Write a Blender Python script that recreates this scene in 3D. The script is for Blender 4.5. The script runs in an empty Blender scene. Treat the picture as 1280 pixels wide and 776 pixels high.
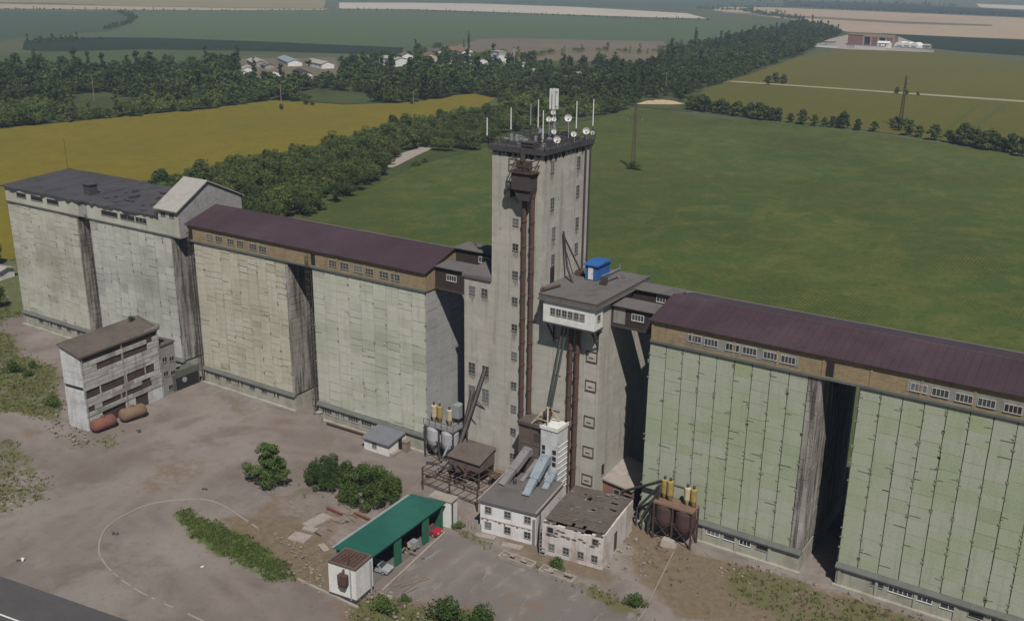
import bpy, math, random
import numpy as np
from mathutils import Vector, Matrix
random.seed(7)
rng = np.random.default_rng(7)
SC = bpy.context.scene
COL = SC.collection
PI = math.pi

# ---------------------------------------------------------------- camera (surveyed from the photograph)
F_PX, PITCH, ROLL, YAW = 1251.586, 0.320809975, 0.011990961, -0.575161766
CAM = Vector((75.586, -127.566, 80.581))
_d = Vector((math.sin(YAW)*math.cos(PITCH), math.cos(YAW)*math.cos(PITCH), -math.sin(PITCH)))
_r = Vector((math.cos(YAW), -math.sin(YAW), 0)); _u = _r.cross(_d)
_r2 = math.cos(ROLL)*_r + math.sin(ROLL)*_u
_u2 = math.cos(ROLL)*_u - math.sin(ROLL)*_r
cd = bpy.data.cameras.new('camera'); cam = bpy.data.objects.new('camera', cd); COL.objects.link(cam)
cd.sensor_fit = 'HORIZONTAL'; cd.sensor_width = 36; cd.lens = 36*F_PX/1280
cd.clip_start = 0.5; cd.clip_end = 60000
cam.matrix_world = Matrix.Translation(CAM) @ Matrix((_r2, _u2, -_d)).transposed().to_4x4()
SC.camera = cam

def at(px, py, z=0.0):
    """survey: the point at height z that was measured at this place of the photograph"""
    q = _d*F_PX + _r2*(px-640) - _u2*(py-388)
    t = (z-CAM.z)/q.z
    return CAM + q*t
def aty(px, py, y):
    q = _d*F_PX + _r2*(px-640) - _u2*(py-388)
    return CAM + q*((y-CAM.y)/q.y)
def atx(px, py, x):
    q = _d*F_PX + _r2*(px-640) - _u2*(py-388)
    return CAM + q*((x-CAM.x)/q.x)

# ---------------------------------------------------------------- light
SUN_TO = Vector((1.0, -1.14, 2.05)).normalized()
elev = math.asin(SUN_TO.z); rot = math.atan2(SUN_TO.x, SUN_TO.y)
ld = bpy.data.lights.new('sun', 'SUN'); lo = bpy.data.objects.new('sun', ld); COL.objects.link(lo)
ld.energy = 5.0; ld.angle = math.radians(0.6); ld.color = (1.0, 0.95, 0.87)
lo.rotation_euler = SUN_TO.to_track_quat('Z', 'Y').to_euler(); lo.location = (0, 0, 300)
w = bpy.data.worlds.new('World'); SC.world = w; w.use_nodes = True
nt = w.node_tree
bg = nt.nodes['Background']; sky = nt.nodes.new('ShaderNodeTexSky'); sky.sky_type = 'NISHITA'
sky.sun_disc = False; sky.sun_elevation = elev; sky.sun_rotation = rot; sky.air_density = 0.7; sky.dust_density = 0.5
nt.links.new(sky.outputs[0], bg.inputs[0]); bg.inputs[1].default_value = 0.05
vs = SC.view_settings; vs.view_transform = 'Standard'; vs.look = 'None'; vs.gamma = 1; vs.exposure = EXPO = 0.08
vs.use_curve_mapping = False
SC.cycles.max_bounces = 5; SC.cycles.diffuse_bounces = 1; SC.cycles.glossy_bounces = 2
SC.cycles.transmission_bounces = 2; SC.cycles.volume_bounces = 0; SC.cycles.transparent_max_bounces = 6
SC.cycles.use_denoising = True

# ---------------------------------------------------------------- material helper
class NT:
    def __init__(s, name):
        m = bpy.data.materials.new(name); m.use_nodes = True; s.m = m; s.n = m.node_tree.nodes; s.l = m.node_tree.links
        s.b = s.n['Principled BSDF']; s.co = s.n.new('ShaderNodeTexCoord').outputs['Object']
    def scaled(s, sx, sy, sz, vec=None):
        k = s.n.new('ShaderNodeMapping'); k.inputs['Scale'].default_value = (sx, sy, sz)
        s.l.new(vec or s.co, k.inputs['Vector']); return k.outputs[0]
    def noise(s, scale, detail=4, rough=.6, vec=None, dist=0):
        k = s.n.new('ShaderNodeTexNoise'); k.inputs['Scale'].default_value = scale; k.inputs['Detail'].default_value = detail
        k.inputs['Roughness'].default_value = rough; k.inputs['Distortion'].default_value = dist
        s.l.new(vec or s.co, k.inputs['Vector']); return k.outputs['Fac']
    def ramp(s, fac, lo, hi, smooth=True):
        k = s.n.new('ShaderNodeMapRange'); k.interpolation_type = 'SMOOTHSTEP' if smooth else 'LINEAR'
        k.inputs['From Min'].default_value = lo; k.inputs['From Max'].default_value = hi
        s.l.new(fac, k.inputs['Value']); return k.outputs[0]
    def math(s, op, a, b=0.0):
        k = s.n.new('ShaderNodeMath'); k.operation = op
        for i, v in enumerate((a, b)):
            if isinstance(v, (int, float)): k.inputs[i].default_value = v
            else: s.l.new(v, k.inputs[i])
        return k.outputs[0]
    def mix(s, fac, a, b, mode='MIX'):
        k = s.n.new('ShaderNodeMix'); k.data_type = 'RGBA'; k.blend_type = mode
        for i, v in ((0, fac), (6, a), (7, b)):
            if isinstance(v, (int, float)): k.inputs[i].default_value = v
            elif isinstance(v, tuple): k.inputs[i].default_value = v if len(v) == 4 else v+(1,)
            else: s.l.new(v, k.inputs[i])
        return k.outputs[2]
    def attr(s, name, out='Fac'):
        k = s.n.new('ShaderNodeAttribute'); k.attribute_name = name; return k.outputs[out]
    def rnd(s): return s.n.new('ShaderNodeObjectInfo').outputs['Random']
    def xyz(s):
        k = s.n.new('ShaderNodeSeparateXYZ'); s.l.new(s.co, k.inputs[0]); return k.outputs
    def out(s, col, rough=.9, metal=0, bump=None, bs=.3, bd=.05, spec=.25):
        if isinstance(col, tuple): s.b.inputs['Base Color'].default_value = col if len(col) == 4 else col+(1,)
        else: s.l.new(col, s.b.inputs['Base Color'])
        s.b.inputs['Roughness'].default_value = rough; s.b.inputs['Metallic'].default_value = metal
        s.b.inputs['Specular IOR Level'].default_value = spec
        if bump is not None:
            k = s.n.new('ShaderNodeBump'); k.inputs['Strength'].default_value = bs; k.inputs['Distance'].default_value = bd
            s.l.new(bump, k.inputs['Height']); s.l.new(k.outputs[0], s.b.inputs['Normal'])
        return s.m
def sc3(c, k): return tuple(v*k for v in c)

def worn(name, c, dirt=None, scale=.6, amt=.55, rough=.9, metal=0, fine=6, streak=False, spec=.25):
    """painted or raw surface with blotches, fine grain and (if streak) vertical runs of dirt"""
    t = NT(name); dirt = dirt or sc3(c, .5)
    n1 = t.noise(scale, 5, .65, dist=.4); n2 = t.noise(fine, 4, .7)
    f = t.math('MULTIPLY', t.ramp(n1, .42, .72), amt)
    col = t.mix(f, c, dirt)
    if streak:
        s = t.noise(1.0, 4, .65, t.scaled(1.6, 1.6, .12))
        col = t.mix(t.math('MULTIPLY', t.ramp(s, .48, .75), .6*amt+.1), col, sc3(dirt, .8))
    g = t.ramp(n2, .3, .7, False)
    col = t.mix(.22, col, t.mix(g, sc3(c, .55), sc3(c, 1.3)))
    return t.out(col, rough, metal, n2, .35, .04, spec)

def panel_mat(name, cols, grime, streak=.5):
    """concrete cladding panels: each panel's own tint, soft patches of old green paint, runs of dirt"""
    t = NT(name); a = t.attr('tint'); r = t.n.new('ShaderNodeValToRGB')
    els = r.color_ramp.elements; els[0].position = 0; els[0].color = cols[0]+(1,); els[1].position = 1; els[1].color = cols[-1]+(1,)
    for i, c in enumerate(cols[1:-1]):
        e = els.new((i+1)/(len(cols)-1)); e.color = c+(1,)
    big = t.noise(.09, 3, .55); mid = t.noise(.9, 5, .7)
    k = t.math('ADD', t.math('MULTIPLY', a, .42), t.math('MULTIPLY', t.ramp(big, .3, .7), .58)); t.l.new(k, r.inputs[0])
    st = t.noise(1.0, 5, .7, t.scaled(1.1, 1.1, .09))
    col = t.mix(t.math('MULTIPLY', t.ramp(st, .5-.09*(streak > .9), .78-.16*(streak > .9)), streak), r.outputs[0], grime)
    hz = t.noise(1.0, 4, .7, t.scaled(.5, .5, 3.2))
    col = t.mix(t.math('MULTIPLY', t.ramp(hz, .56, .76), .38), col, grime)
    col = t.mix(t.math('MULTIPLY', t.ramp(mid, .5, .8), .35), col, sc3(grime, 1.5))
    col = t.mix(t.math('MULTIPLY', t.ramp(t.math('MULTIPLY', a, -1.0), .4, .6), .5), col, sc3(grime, .5))
    ch = t.noise(2.2, 5, .8); col = t.mix(t.math('MULTIPLY', t.ramp(ch, .62, .72), .35), col, (.42,.42,.40))
    fn = t.noise(5, 3, .7)
    col = t.mix(.12, col, t.mix(t.ramp(fn, .3, .7), sc3(grime, .8), (.6, .6, .55)))
    return t.out(col, .92, 0, fn, .3, .05)

def leaf_mat(name, dark, light, yellow=None):
    t = NT(name); r = t.rnd(); a = t.attr('tint')
    col = t.mix(a, dark, light)
    hue = t.mix(t.ramp(r, 0, 1, False), sc3(col_mid(dark, light), .45), yellow or sc3(light, 1.25))
    col = t.mix(.55, col, hue)
    tr = t.n.new('ShaderNodeBsdfTranslucent'); t.l.new(col, tr.inputs[0])
    t.out(col, .75, 0, spec=.12)
    ms = t.n.new('ShaderNodeMixShader'); ms.inputs[0].default_value = .22
    t.l.new(t.b.outputs[0], ms.inputs[1]); t.l.new(tr.outputs[0], ms.inputs[2])
    t.l.new(ms.outputs[0], t.n['Material Output'].inputs[0]); return t.m
def col_mid(a, b): return tuple((x+y)/2 for x, y in zip(a, b))

M = {}
# ---------------------------------------------------------------- object helpers
def tag(o, label=None, cat=None, group=None, kind=None):
    for k, v in (('label', label), ('category', cat), ('group', group), ('kind', kind)):
        if v: o[k] = v
    return o
def thing(name, label, cat, loc=(0, 0, 0), rz=0, group=None):
    o = bpy.data.objects.new(name, None); COL.objects.link(o); o.location = loc; o.rotation_euler = (0, 0, rz)
    o.empty_display_size = .5
    return tag(o, label, cat, group)
def wmat(o):
    m = Matrix.Translation(o.location) @ o.rotation_euler.to_matrix().to_4x4()
    return wmat(o.parent) @ m if o.parent else m

class MB:
    def __init__(s): s.v = []; s.f = []; s.t = []
    def add(s, vs, fs, t=.5):
        b = len(s.v); s.v += [tuple(v) for v in vs]; s.f += [tuple(i+b for i in f) for f in fs]; s.t += [t]*len(fs); return s
    def box(s, x0, x1, y0, y1, z0, z1, t=.5):
        return s.add([(x0,y0,z0),(x1,y0,z0),(x1,y1,z0),(x0,y1,z0),(x0,y0,z1),(x1,y0,z1),(x1,y1,z1),(x0,y1,z1)],
                     [(0,3,2,1),(4,5,6,7),(0,1,5,4),(1,2,6,5),(2,3,7,6),(3,0,4,7)], t)
    def poly(s, pts, t=.5): return s.add(pts, [tuple(range(len(pts)))], t)
    def hexa(s, lo, hi, t=.5):
        """solid between a bottom and a top quad (counter-clockwise seen from above)"""
        return s.add(list(lo)+list(hi), [(3,2,1,0),(4,5,6,7),(0,1,5,4),(1,2,6,5),(2,3,7,6),(3,0,4,7)], t)
    def prism(s, pts, axis, a, b, t=.5):
        """polygon in the two other axes, extruded along axis from a to b"""
        def P(p, q):
            return (q, p[0], p[1]) if axis == 'x' else (p[0], q, p[1]) if axis == 'y' else (p[0], p[1], q)
        n = len(pts)
        fs = [tuple(range(n-1, -1, -1)), tuple(range(n, 2*n))]+[(i, (i+1) % n, (i+1) % n+n, i+n) for i in range(n)]
        return s.add([P(p, a) for p in pts]+[P(p, b) for p in pts], fs, t)
    def cyl(s, p0, p1, r0, r1=None, n=10, caps=True, t=.5):
        r1 = r0 if r1 is None else r1; p0 = Vector(p0); p1 = Vector(p1); d = (p1-p0).normalized()
        u = d.cross(Vector((0, 0, 1)) if abs(d.z) < .9 else Vector((1, 0, 0))).normalized(); v = d.cross(u)
        A = [(math.cos(2*PI*i/n), math.sin(2*PI*i/n)) for i in range(n)]
        vs = [p0+(u*c+v*q)*r0 for c, q in A]+[p1+(u*c+v*q)*r1 for c, q in A]
        fs = [(i, (i+1) % n, (i+1) % n+n, i+n) for i in range(n)]
        if caps: fs += [tuple(range(n-1, -1, -1)), tuple(range(n, 2*n))]
        return s.add(vs, fs, t)
    def bar(s, p0, p1, w, h=None, t=.5):
        h = h or w; p0 = Vector(p0); p1 = Vector(p1); d = (p1-p0).normalized()
        u = d.cross(Vector((0, 0, 1)) if abs(d.z) < .95 else Vector((0, 1, 0))).normalized(); v = u.cross(d)
        vs = [p+u*a*w/2+v*b*h/2 for p in (p0, p1) for a, b in ((-1, -1), (1, -1), (1, 1), (-1, 1))]
        return s.add(vs, [(0,3,2,1),(4,5,6,7),(0,1,5,4),(1,2,6,5),(2,3,7,6),(3,0,4,7)], t)
    def lathe(s, prof, c, n=16, t=.5):
        b = []; 
        for r, z in prof: b += [(c[0]+r*math.cos(2*PI*i/n), c[1]+r*math.sin(2*PI*i/n), c[2]+z) for i in range(n)]
        fs = [(k*n+i, k*n+(i+1) % n, (k+1)*n+(i+1) % n, (k+1)*n+i) for k in range(len(prof)-1) for i in range(n)]
        fs += [tuple(range(n-1, -1, -1)), tuple(range((len(prof)-1)*n, len(prof)*n))]
        return s.add(b, fs, t)
    def stone(s, c, r, t=.5):
        n, k = 6, 3; vs = [(c[0], c[1], c[2]-r*.5)]; 
        sx, sy, sz = random.uniform(.7, 1.3), random.uniform(.7, 1.3), random.uniform(.4, .8)
        for j in range(1, k):
            a = PI*j/k
            for i in range(n):
                q = r*random.uniform(.8, 1.15); b = 2*PI*(i+.5*j)/n
                vs.append((c[0]+q*sx*math.sin(a)*math.cos(b), c[1]+q*sy*math.sin(a)*math.sin(b), c[2]-q*sz*math.cos(a)))
        vs.append((c[0], c[1], c[2]+r*sz))
        fs = [(0, 1+(i+1) % n, 1+i) for i in range(n)]
        for j in range(k-2): fs += [(1+j*n+i, 1+j*n+(i+1) % n, 1+(j+1)*n+(i+1) % n, 1+(j+1)*n+i) for i in range(n)]
        fs += [(1+(k-2)*n+i, 1+(k-2)*n+(i+1) % n, len(vs)-1) for i in range(n)]
        return s.add(vs, fs, t)
    def mesh(s, name, mats, inv=None):
        me = bpy.data.meshes.new(name)
        vs = [inv @ Vector(v) for v in s.v] if inv is not None else s.v
        me.from_pydata(vs, [], s.f)
        a = me.attributes.new('tint', 'FLOAT', 'FACE'); a.data.foreach_set('value', np.array(s.t, dtype=np.float32))
        for m in (mats if isinstance(mats, (list, tuple)) else [mats]): me.materials.append(m)
        me.update(); return me
    def build(s, name, m, parent=None, label=None, local=False, smooth=False):
        inv = wmat(parent).inverted() if (parent is not None and not local) else None
        me = s.mesh(name, m, inv)
        if smooth: me.shade_smooth() if hasattr(me, 'shade_smooth') else None
        o = bpy.data.objects.new(name, me); COL.objects.link(o)
        if parent is not None: o.parent = parent
        if label: o['label'] = label
        return o
def structure(name, mb, m):
    o = mb.build(name, m); o['kind'] = 'structure'; return o

WR = random.Random(77)
def window(parent, side, u, z, w_, h, plane, nx=2, ny=2, fm='white', gm=None, bar=.09, name='window', local=False, proud=.07, stain=False):
    """window frame with its bars (part) and the panes behind it (sub-part). side 'f': wall facing -y at y=plane; 'r': wall facing +x at x=plane"""
    fr = MB(); pn = MB(); gm = gm or WR.choice(('glass', 'glass', 'opening', 'paleglass', 'glass'))
    if stain:
        L = WR.uniform(.8, 2.8); sd = MB(); a_, b_ = u-w_*.55, u+w_*.5; zz = z-h/2-bar
        pts = [(a_, zz), (a_+w_*.1, zz-L*WR.uniform(.3, 1)), (a_+w_*.3, zz-L*.35), (u, zz-L*WR.uniform(.5, 1)), (b_-w_*.25, zz-L*.4), (b_, zz-L*WR.uniform(.2, .9)), (b_+.05, zz)]
        sd.poly([(q[0], plane-.004, q[1]) if side == 'f' else (plane+.004, q[0], q[1]) for q in (pts if side == 'f' else pts)]); sd.build('sill_stain', M['sillstain'], parent, local=local)
    def bx(mb, u0, u1, z0, z1, d0, d1):
        if side == 'f': mb.box(u0, u1, plane-d1, plane-d0, z0, z1)
        else: mb.box(plane+d0, plane+d1, u0, u1, z0, z1)
    u0, u1, z0, z1 = u-w_/2, u+w_/2, z-h/2, z+h/2
    bx(fr, u0-bar, u1+bar, z1, z1+bar, -.05, proud); bx(fr, u0-bar, u1+bar, z0-bar, z0, -.05, proud+.05)
    bx(fr, u0-bar, u0, z0, z1, -.05, proud-.003); bx(fr, u1, u1+bar, z0, z1, -.05, proud-.003)
    for i in range(1, nx): bx(fr, u0+i*w_/nx-bar*.4, u0+i*w_/nx+bar*.4, z0, z1, -.05, proud-.012)
    for j in range(1, ny): bx(fr, u0, u1, z0+j*h/ny-bar*.35, z0+j*h/ny+bar*.35, -.05, proud-.02)
    bx(pn, u0, u1, z0, z1, -.05, .025)
    f = fr.build(name, M[fm], parent, local=local)
    p = pn.build('pane', M[gm], None)
    if not local:
        p.data.transform(wmat(f).inverted())
    p.parent = f
    return f
# ---------------------------------------------------------------- materials
M['white'] = worn('white_paint', (.55,.55,.53), (.3,.27,.24), .8, .45)
M['whitewash'] = worn('whitewashed_brick', (.56,.55,.55), (.30,.24,.22), .35, .5, streak=True)
M['pinkwash'] = worn('peeling_whitewash', (.46,.425,.41), (.22,.155,.125), .32, .85, fine=3, streak=True)
M['bluewhite'] = worn('weathered_white_siding', (.44,.45,.46), (.20,.17,.15), .5, .75, streak=True)
M['glass'] = worn('dusty_dark_glass', (.035,.04,.045), (.08,.08,.08), .9, .4, rough=.35, spec=.5)
M['paleglass'] = worn('dusty_pale_glass', (.11,.12,.125), (.06,.06,.06), 1.2, .6, rough=.4, spec=.5)
M['sillstain'] = worn('rain_stain', (.205,.185,.16), (.15,.13,.11), 1.5, .7, streak=True)
M['dullframe'] = worn('dull_white_frame', (.36,.35,.33), (.2,.18,.16), 1.2, .6)
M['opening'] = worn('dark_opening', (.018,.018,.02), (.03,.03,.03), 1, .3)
M['greyframe'] = worn('grey_window_frame', (.24,.23,.21), (.12,.11,.10), 1, .5)
M['joint'] = worn('dark_panel_joint', (.085,.09,.075), (.045,.045,.04), .7, .6)
M['core'] = worn('silo_concrete', (.20,.20,.18), (.10,.095,.085), .4, .6, streak=True)
M['pA'] = panel_mat('grey_panels', [(.215,.21,.16),(.31,.31,.255),(.41,.40,.345),(.28,.295,.205)], (.125,.118,.09), .5)
M['pB'] = panel_mat('bluish_grey_panels', [(.21,.21,.185),(.30,.305,.275),(.41,.41,.375),(.27,.28,.225)], (.11,.107,.092), .55)
M['pC'] = panel_mat('yellowish_panels', [(.245,.22,.16),(.34,.32,.245),(.41,.385,.315),(.30,.285,.20)], (.13,.105,.078), .6)
M['pD'] = panel_mat('pale_panels', [(.25,.26,.205),(.335,.345,.28),(.41,.41,.355),(.30,.325,.225)], (.14,.135,.105), .48)
M['pE'] = panel_mat('green_panels', [(.195,.23,.145),(.24,.28,.18),(.29,.305,.245),(.22,.265,.14)], (.125,.135,.10), .42)
M['pside'] = panel_mat('grey_side_panels', [(.22,.22,.215),(.28,.28,.28),(.33,.32,.33)], (.12,.115,.115), .35)
M['pstain'] = panel_mat('stained_side_panels', [(.16,.14,.12),(.24,.22,.20),(.32,.30,.28)], (.035,.027,.021), 1.0)
M['ledge'] = worn('ledge_felt', (.10,.105,.095), (.05,.05,.045), .5, .5)
M['plinth'] = worn('plinth_render', (.285,.28,.235), (.15,.135,.105), .35, .75, streak=True)
M['brick'] = None
def brick_mat(name, c, dirt):
    t = NT(name); v = t.co
    # a coursed tint that follows the wall whichever way it faces
    x, y, z = t.xyz(); cmb = t.n.new('ShaderNodeCombineXYZ'); t.l.new(t.math('ADD', x, y), cmb.inputs[0]); t.l.new(z, cmb.inputs[1])
    b = t.n.new('ShaderNodeTexBrick'); t.l.new(cmb.outputs[0], b.inputs['Vector']); b.inputs['Scale'].default_value = 1
    b.inputs['Brick Width'].default_value = .5; b.inputs['Row Height'].default_value = .16; b.inputs['Mortar Size'].default_value = .012
    b.inputs['Color1'].default_value = c+(1,); b.inputs['Color2'].default_value = sc3(c, .72)+(1,); b.inputs['Mortar'].default_value = sc3(c, .6)+(1,)
    n = t.noise(.5, 5, .7); col = t.mix(t.math('MULTIPLY', t.ramp(n, .45, .75), .65), b.outputs[0], dirt)
    s = t.noise(1.0, 4, .7, t.scaled(1.4, 1.4, .2)); col = t.mix(t.math('MULTIPLY', t.ramp(s, .5, .8), .5), col, sc3(dirt, .7))
    return t.out(col, .93, 0, n, .3)
M['brick'] = brick_mat('tan_brick', (.27,.205,.125), (.13,.10,.065))
M['brickgrey'] = brick_mat('grey_block', (.30,.29,.29), (.14,.13,.13))
M['brickred'] = brick_mat('red_brick', (.23,.125,.10), (.12,.075,.06))
def metal_sheet(name, c, scale, axis=0, rough=.5):
    t = NT(name); w_ = t.n.new('ShaderNodeTexWave'); w_.bands_direction = 'XYZ'[axis]; w_.inputs['Scale'].default_value = scale
    w_.inputs['Distortion'].default_value = 0; t.l.new(t.co, w_.inputs['Vector'])
    n = t.noise(.25, 4, .6); f = t.noise(3, 3, .6); col = t.mix(t.math('MULTIPLY', t.ramp(n, .4, .7), .5), c, sc3(c, .7)); col = t.mix(.15, col, t.mix(f, sc3(c, .4), sc3(c, 1.6)))
    wn = t.n.new('ShaderNodeTexWhiteNoise'); wn.noise_dimensions = '1D'; t.l.new(t.math('FLOOR', t.math('DIVIDE', t.xyz()[axis], 1.12)), wn.inputs['W']); col = t.mix(t.math('MULTIPLY', wn.outputs['Value'], .3), col, sc3(c, .62)); big = t.noise(.09, 4, .65); col = t.mix(t.math('MULTIPLY', t.ramp(big, .45, .7), .5), col, (c[0]*1.2+.01, c[1]*1.25+.01, c[2]*1.2+.01)); rs = t.noise(1.0, 5, .75, t.scaled(2.5, .35, .35) if axis == 0 else t.scaled(.35, 2.5, .35)); col = t.mix(t.math('MULTIPLY', t.ramp(rs, .58, .74), .4), col, (.06,.045,.035))
    fr_ = t.math('FRACT', t.math('DIVIDE', t.xyz()[axis], 1.12)); col = t.mix(t.math('MULTIPLY', t.ramp(fr_, .90, .93), .45), col, sc3(c, .45))
    ln = t.ramp(w_.outputs['Fac'], .9, .99); col = t.mix(t.math('MULTIPLY', ln, .25), col, sc3(c, .5))
    return t.out(col, rough, 0, w_.outputs['Fac'], .25, .03, .3)
M['maroon'] = metal_sheet('maroon_profiled_sheet', (.050,.031,.038), 1.1, 0, .55)
M['greenroof'] = metal_sheet('green_profiled_sheet', (.012,.088,.068), 1.6, 1, .45)
M['greensteel'] = worn('green_painted_steel', (.02,.10,.065), (.02,.05,.035), 1, .5)
M['felt'] = worn('black_roofing_felt', (.052,.05,.056), (.025,.024,.027), .22, .8, fine=2.5)
M['feltgrey'] = worn('grey_roofing_felt', (.105,.098,.095), (.06,.055,.052), .3, .7, fine=2.5)
M['feltbrown'] = worn('brown_patchy_felt', (.095,.078,.068), (.045,.038,.035), .35, .8, fine=2.5)
M['slate'] = worn('blue_grey_sheet_roof', (.125,.13,.145), (.08,.08,.09), .5, .4)
M['asbestos'] = worn('pale_corrugated_sheet', (.265,.255,.235), (.15,.14,.125), .6, .5)
M['fanhouse'] = worn('brown_grey_sheet', (.105,.08,.07), (.05,.038,.034), .7, .7, streak=True)
M['darkbrown'] = worn('dark_brown_cladding', (.040,.028,.027), (.02,.016,.016), .6, .6)
M['rust'] = worn('rusty_steel', (.078,.047,.037), (.05,.03,.026), 1.2, .7, fine=9)
M['rustred'] = worn('red_rust', (.155,.065,.048), (.075,.04,.033), .8, .7, fine=8)
M['rusttan'] = worn('tan_rust', (.155,.10,.068), (.08,.055,.042), .8, .7, fine=8)
M['steel'] = worn('dark_steel', (.05,.045,.043), (.03,.022,.02), 1.5, .6)
M['galv'] = worn('galvanised_steel', (.26,.28,.30), (.15,.15,.15), .7, .5, rough=.5, metal=.2)
M['galvdark'] = worn('dull_grey_duct', (.17,.165,.17), (.10,.09,.09), .7, .5, rough=.6)
M['blueduct'] = worn('pale_blue_duct', (.20,.24,.27), (.11,.12,.13), .7, .5, rough=.5)
M['yellow'] = worn('faded_yellow_paint', (.27,.20,.06), (.15,.09,.05), 1.6, .85, streak=True)
M['cream'] = worn('cream_paint', (.38,.33,.22), (.2,.14,.09), 1.5, .8, streak=True)
M['bluepaint'] = worn('blue_paint', (.022,.095,.28), (.02,.06,.15), 1, .4, rough=.55)
M['redpaint'] = worn('red_car_paint', (.27,.02,.03), (.2,.02,.02), 1, .3, rough=.3, spec=.5)
M['silver'] = worn('silver_car_paint', (.36,.38,.40), (.25,.25,.26), 1, .3, rough=.3, metal=.3, spec=.5)
M['tyre'] = worn('tyre_rubber', (.02,.02,.02), (.04,.035,.03), 3, .5)
M['wood'] = worn('weathered_timber', (.19,.155,.125), (.09,.07,.055), 1.5, .7)
M['slab'] = worn('pale_concrete_slab', (.255,.225,.20), (.15,.125,.11), .7, .6)
M['darkgreensteel'] = worn('dark_green_chute', (.05,.065,.058), (.05,.035,.028), 1, .6)
M['tower'] = None
def tower_mat():
    t = NT('tower_concrete'); x, y, z = t.xyz()
    c = (.345,.318,.285); n = t.noise(.12, 4, .6); f = t.noise(4, 4, .7); s = t.noise(1.0, 5, .7, t.scaled(.8, .8, .06))
    col = t.mix(t.ramp(n, .35, .7), c, (.30,.305,.26))
    # pour bands of the slip-forming, uneven
    b = t.n.new('ShaderNodeTexNoise'); b.noise_dimensions = '1D'; b.inputs['Scale'].default_value = .75; b.inputs['Detail'].default_value = 2
    t.l.new(z, b.inputs['W']); col = t.mix(t.math('MULTIPLY', t.ramp(b.outputs['Fac'], .45, .65), .22), col, (.215,.2,.175))
    col = t.mix(t.math('MULTIPLY', t.ramp(s, .48, .7), .6), col, (.165,.15,.132))
    p = t.noise(.35, 5, .65, dist=.6); col = t.mix(t.math('MULTIPLY', t.ramp(p, .52, .66), .5), col, (.42,.405,.375))
    q = t.noise(.55, 6, .75); col = t.mix(t.math('MULTIPLY', t.ramp(q, .55, .72), .6), col, (.15,.132,.115))
    col = t.mix(.16, col, t.mix(f, (.1,.1,.09), (.5,.48,.44)))
    return t.out(col, .92, 0, f, .35, .05)
M['tower'] = tower_mat()
M['drip'] = worn('tar_stain', (.045,.04,.038), (.025,.022,.02), 1, .5)
M['cyl_tank'] = worn('grey_hopper_cone', (.30,.30,.315), (.16,.15,.15), .8, .5)

# ---------------------------------------------------------------- silo blocks
ZS, ZG = 30.0, 33.3
def panels(mb, side, a0, a1, z0, z1, plane, ncol, rowh, gv, gh, jit=.03, stag=True, skip=.0):
    """cladding panels side by side, each a little off its neighbours; s is +1 when the face looks to -y or +x"""
    cw = (a1-a0)/ncol
    for i in range(ncol):
        z = z0 - (random.uniform(0, rowh) if stag else 0); ct = random.uniform(-.18, .18); cj = random.uniform(-jit, jit)*.6
        while z < z1-.05:
            h = rowh*random.choice((.8, 1, 1, 1, 1.25)) if stag else rowh
            b, t_ = max(z, z0), min(z+h, z1); z += h
            if t_-b < .12: continue
            g = gh*random.choice((.25, .4, .7, 1, 2.4)); d = random.uniform(0, jit)+cj
            if random.random() < skip: d -= .07
            u0, u1 = a0+i*cw+gv/2+random.uniform(-.02, .02), a0+(i+1)*cw-gv/2+random.uniform(-.02, .02)
            tint = min(1, max(0, .5+ct+random.gauss(0, .21)))
            if side == 'f': mb.box(u0, u1, plane-.10-d, plane+.06, b+g/2, t_-g/2, tint)
            elif side == 'r': mb.box(plane-.06, plane+.10+d, u0, u1, b+g/2, t_-g/2, tint)
            else: mb.box(plane-.10-d, plane+.06, u0, u1, b+g/2, t_-g/2, tint)

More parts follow.
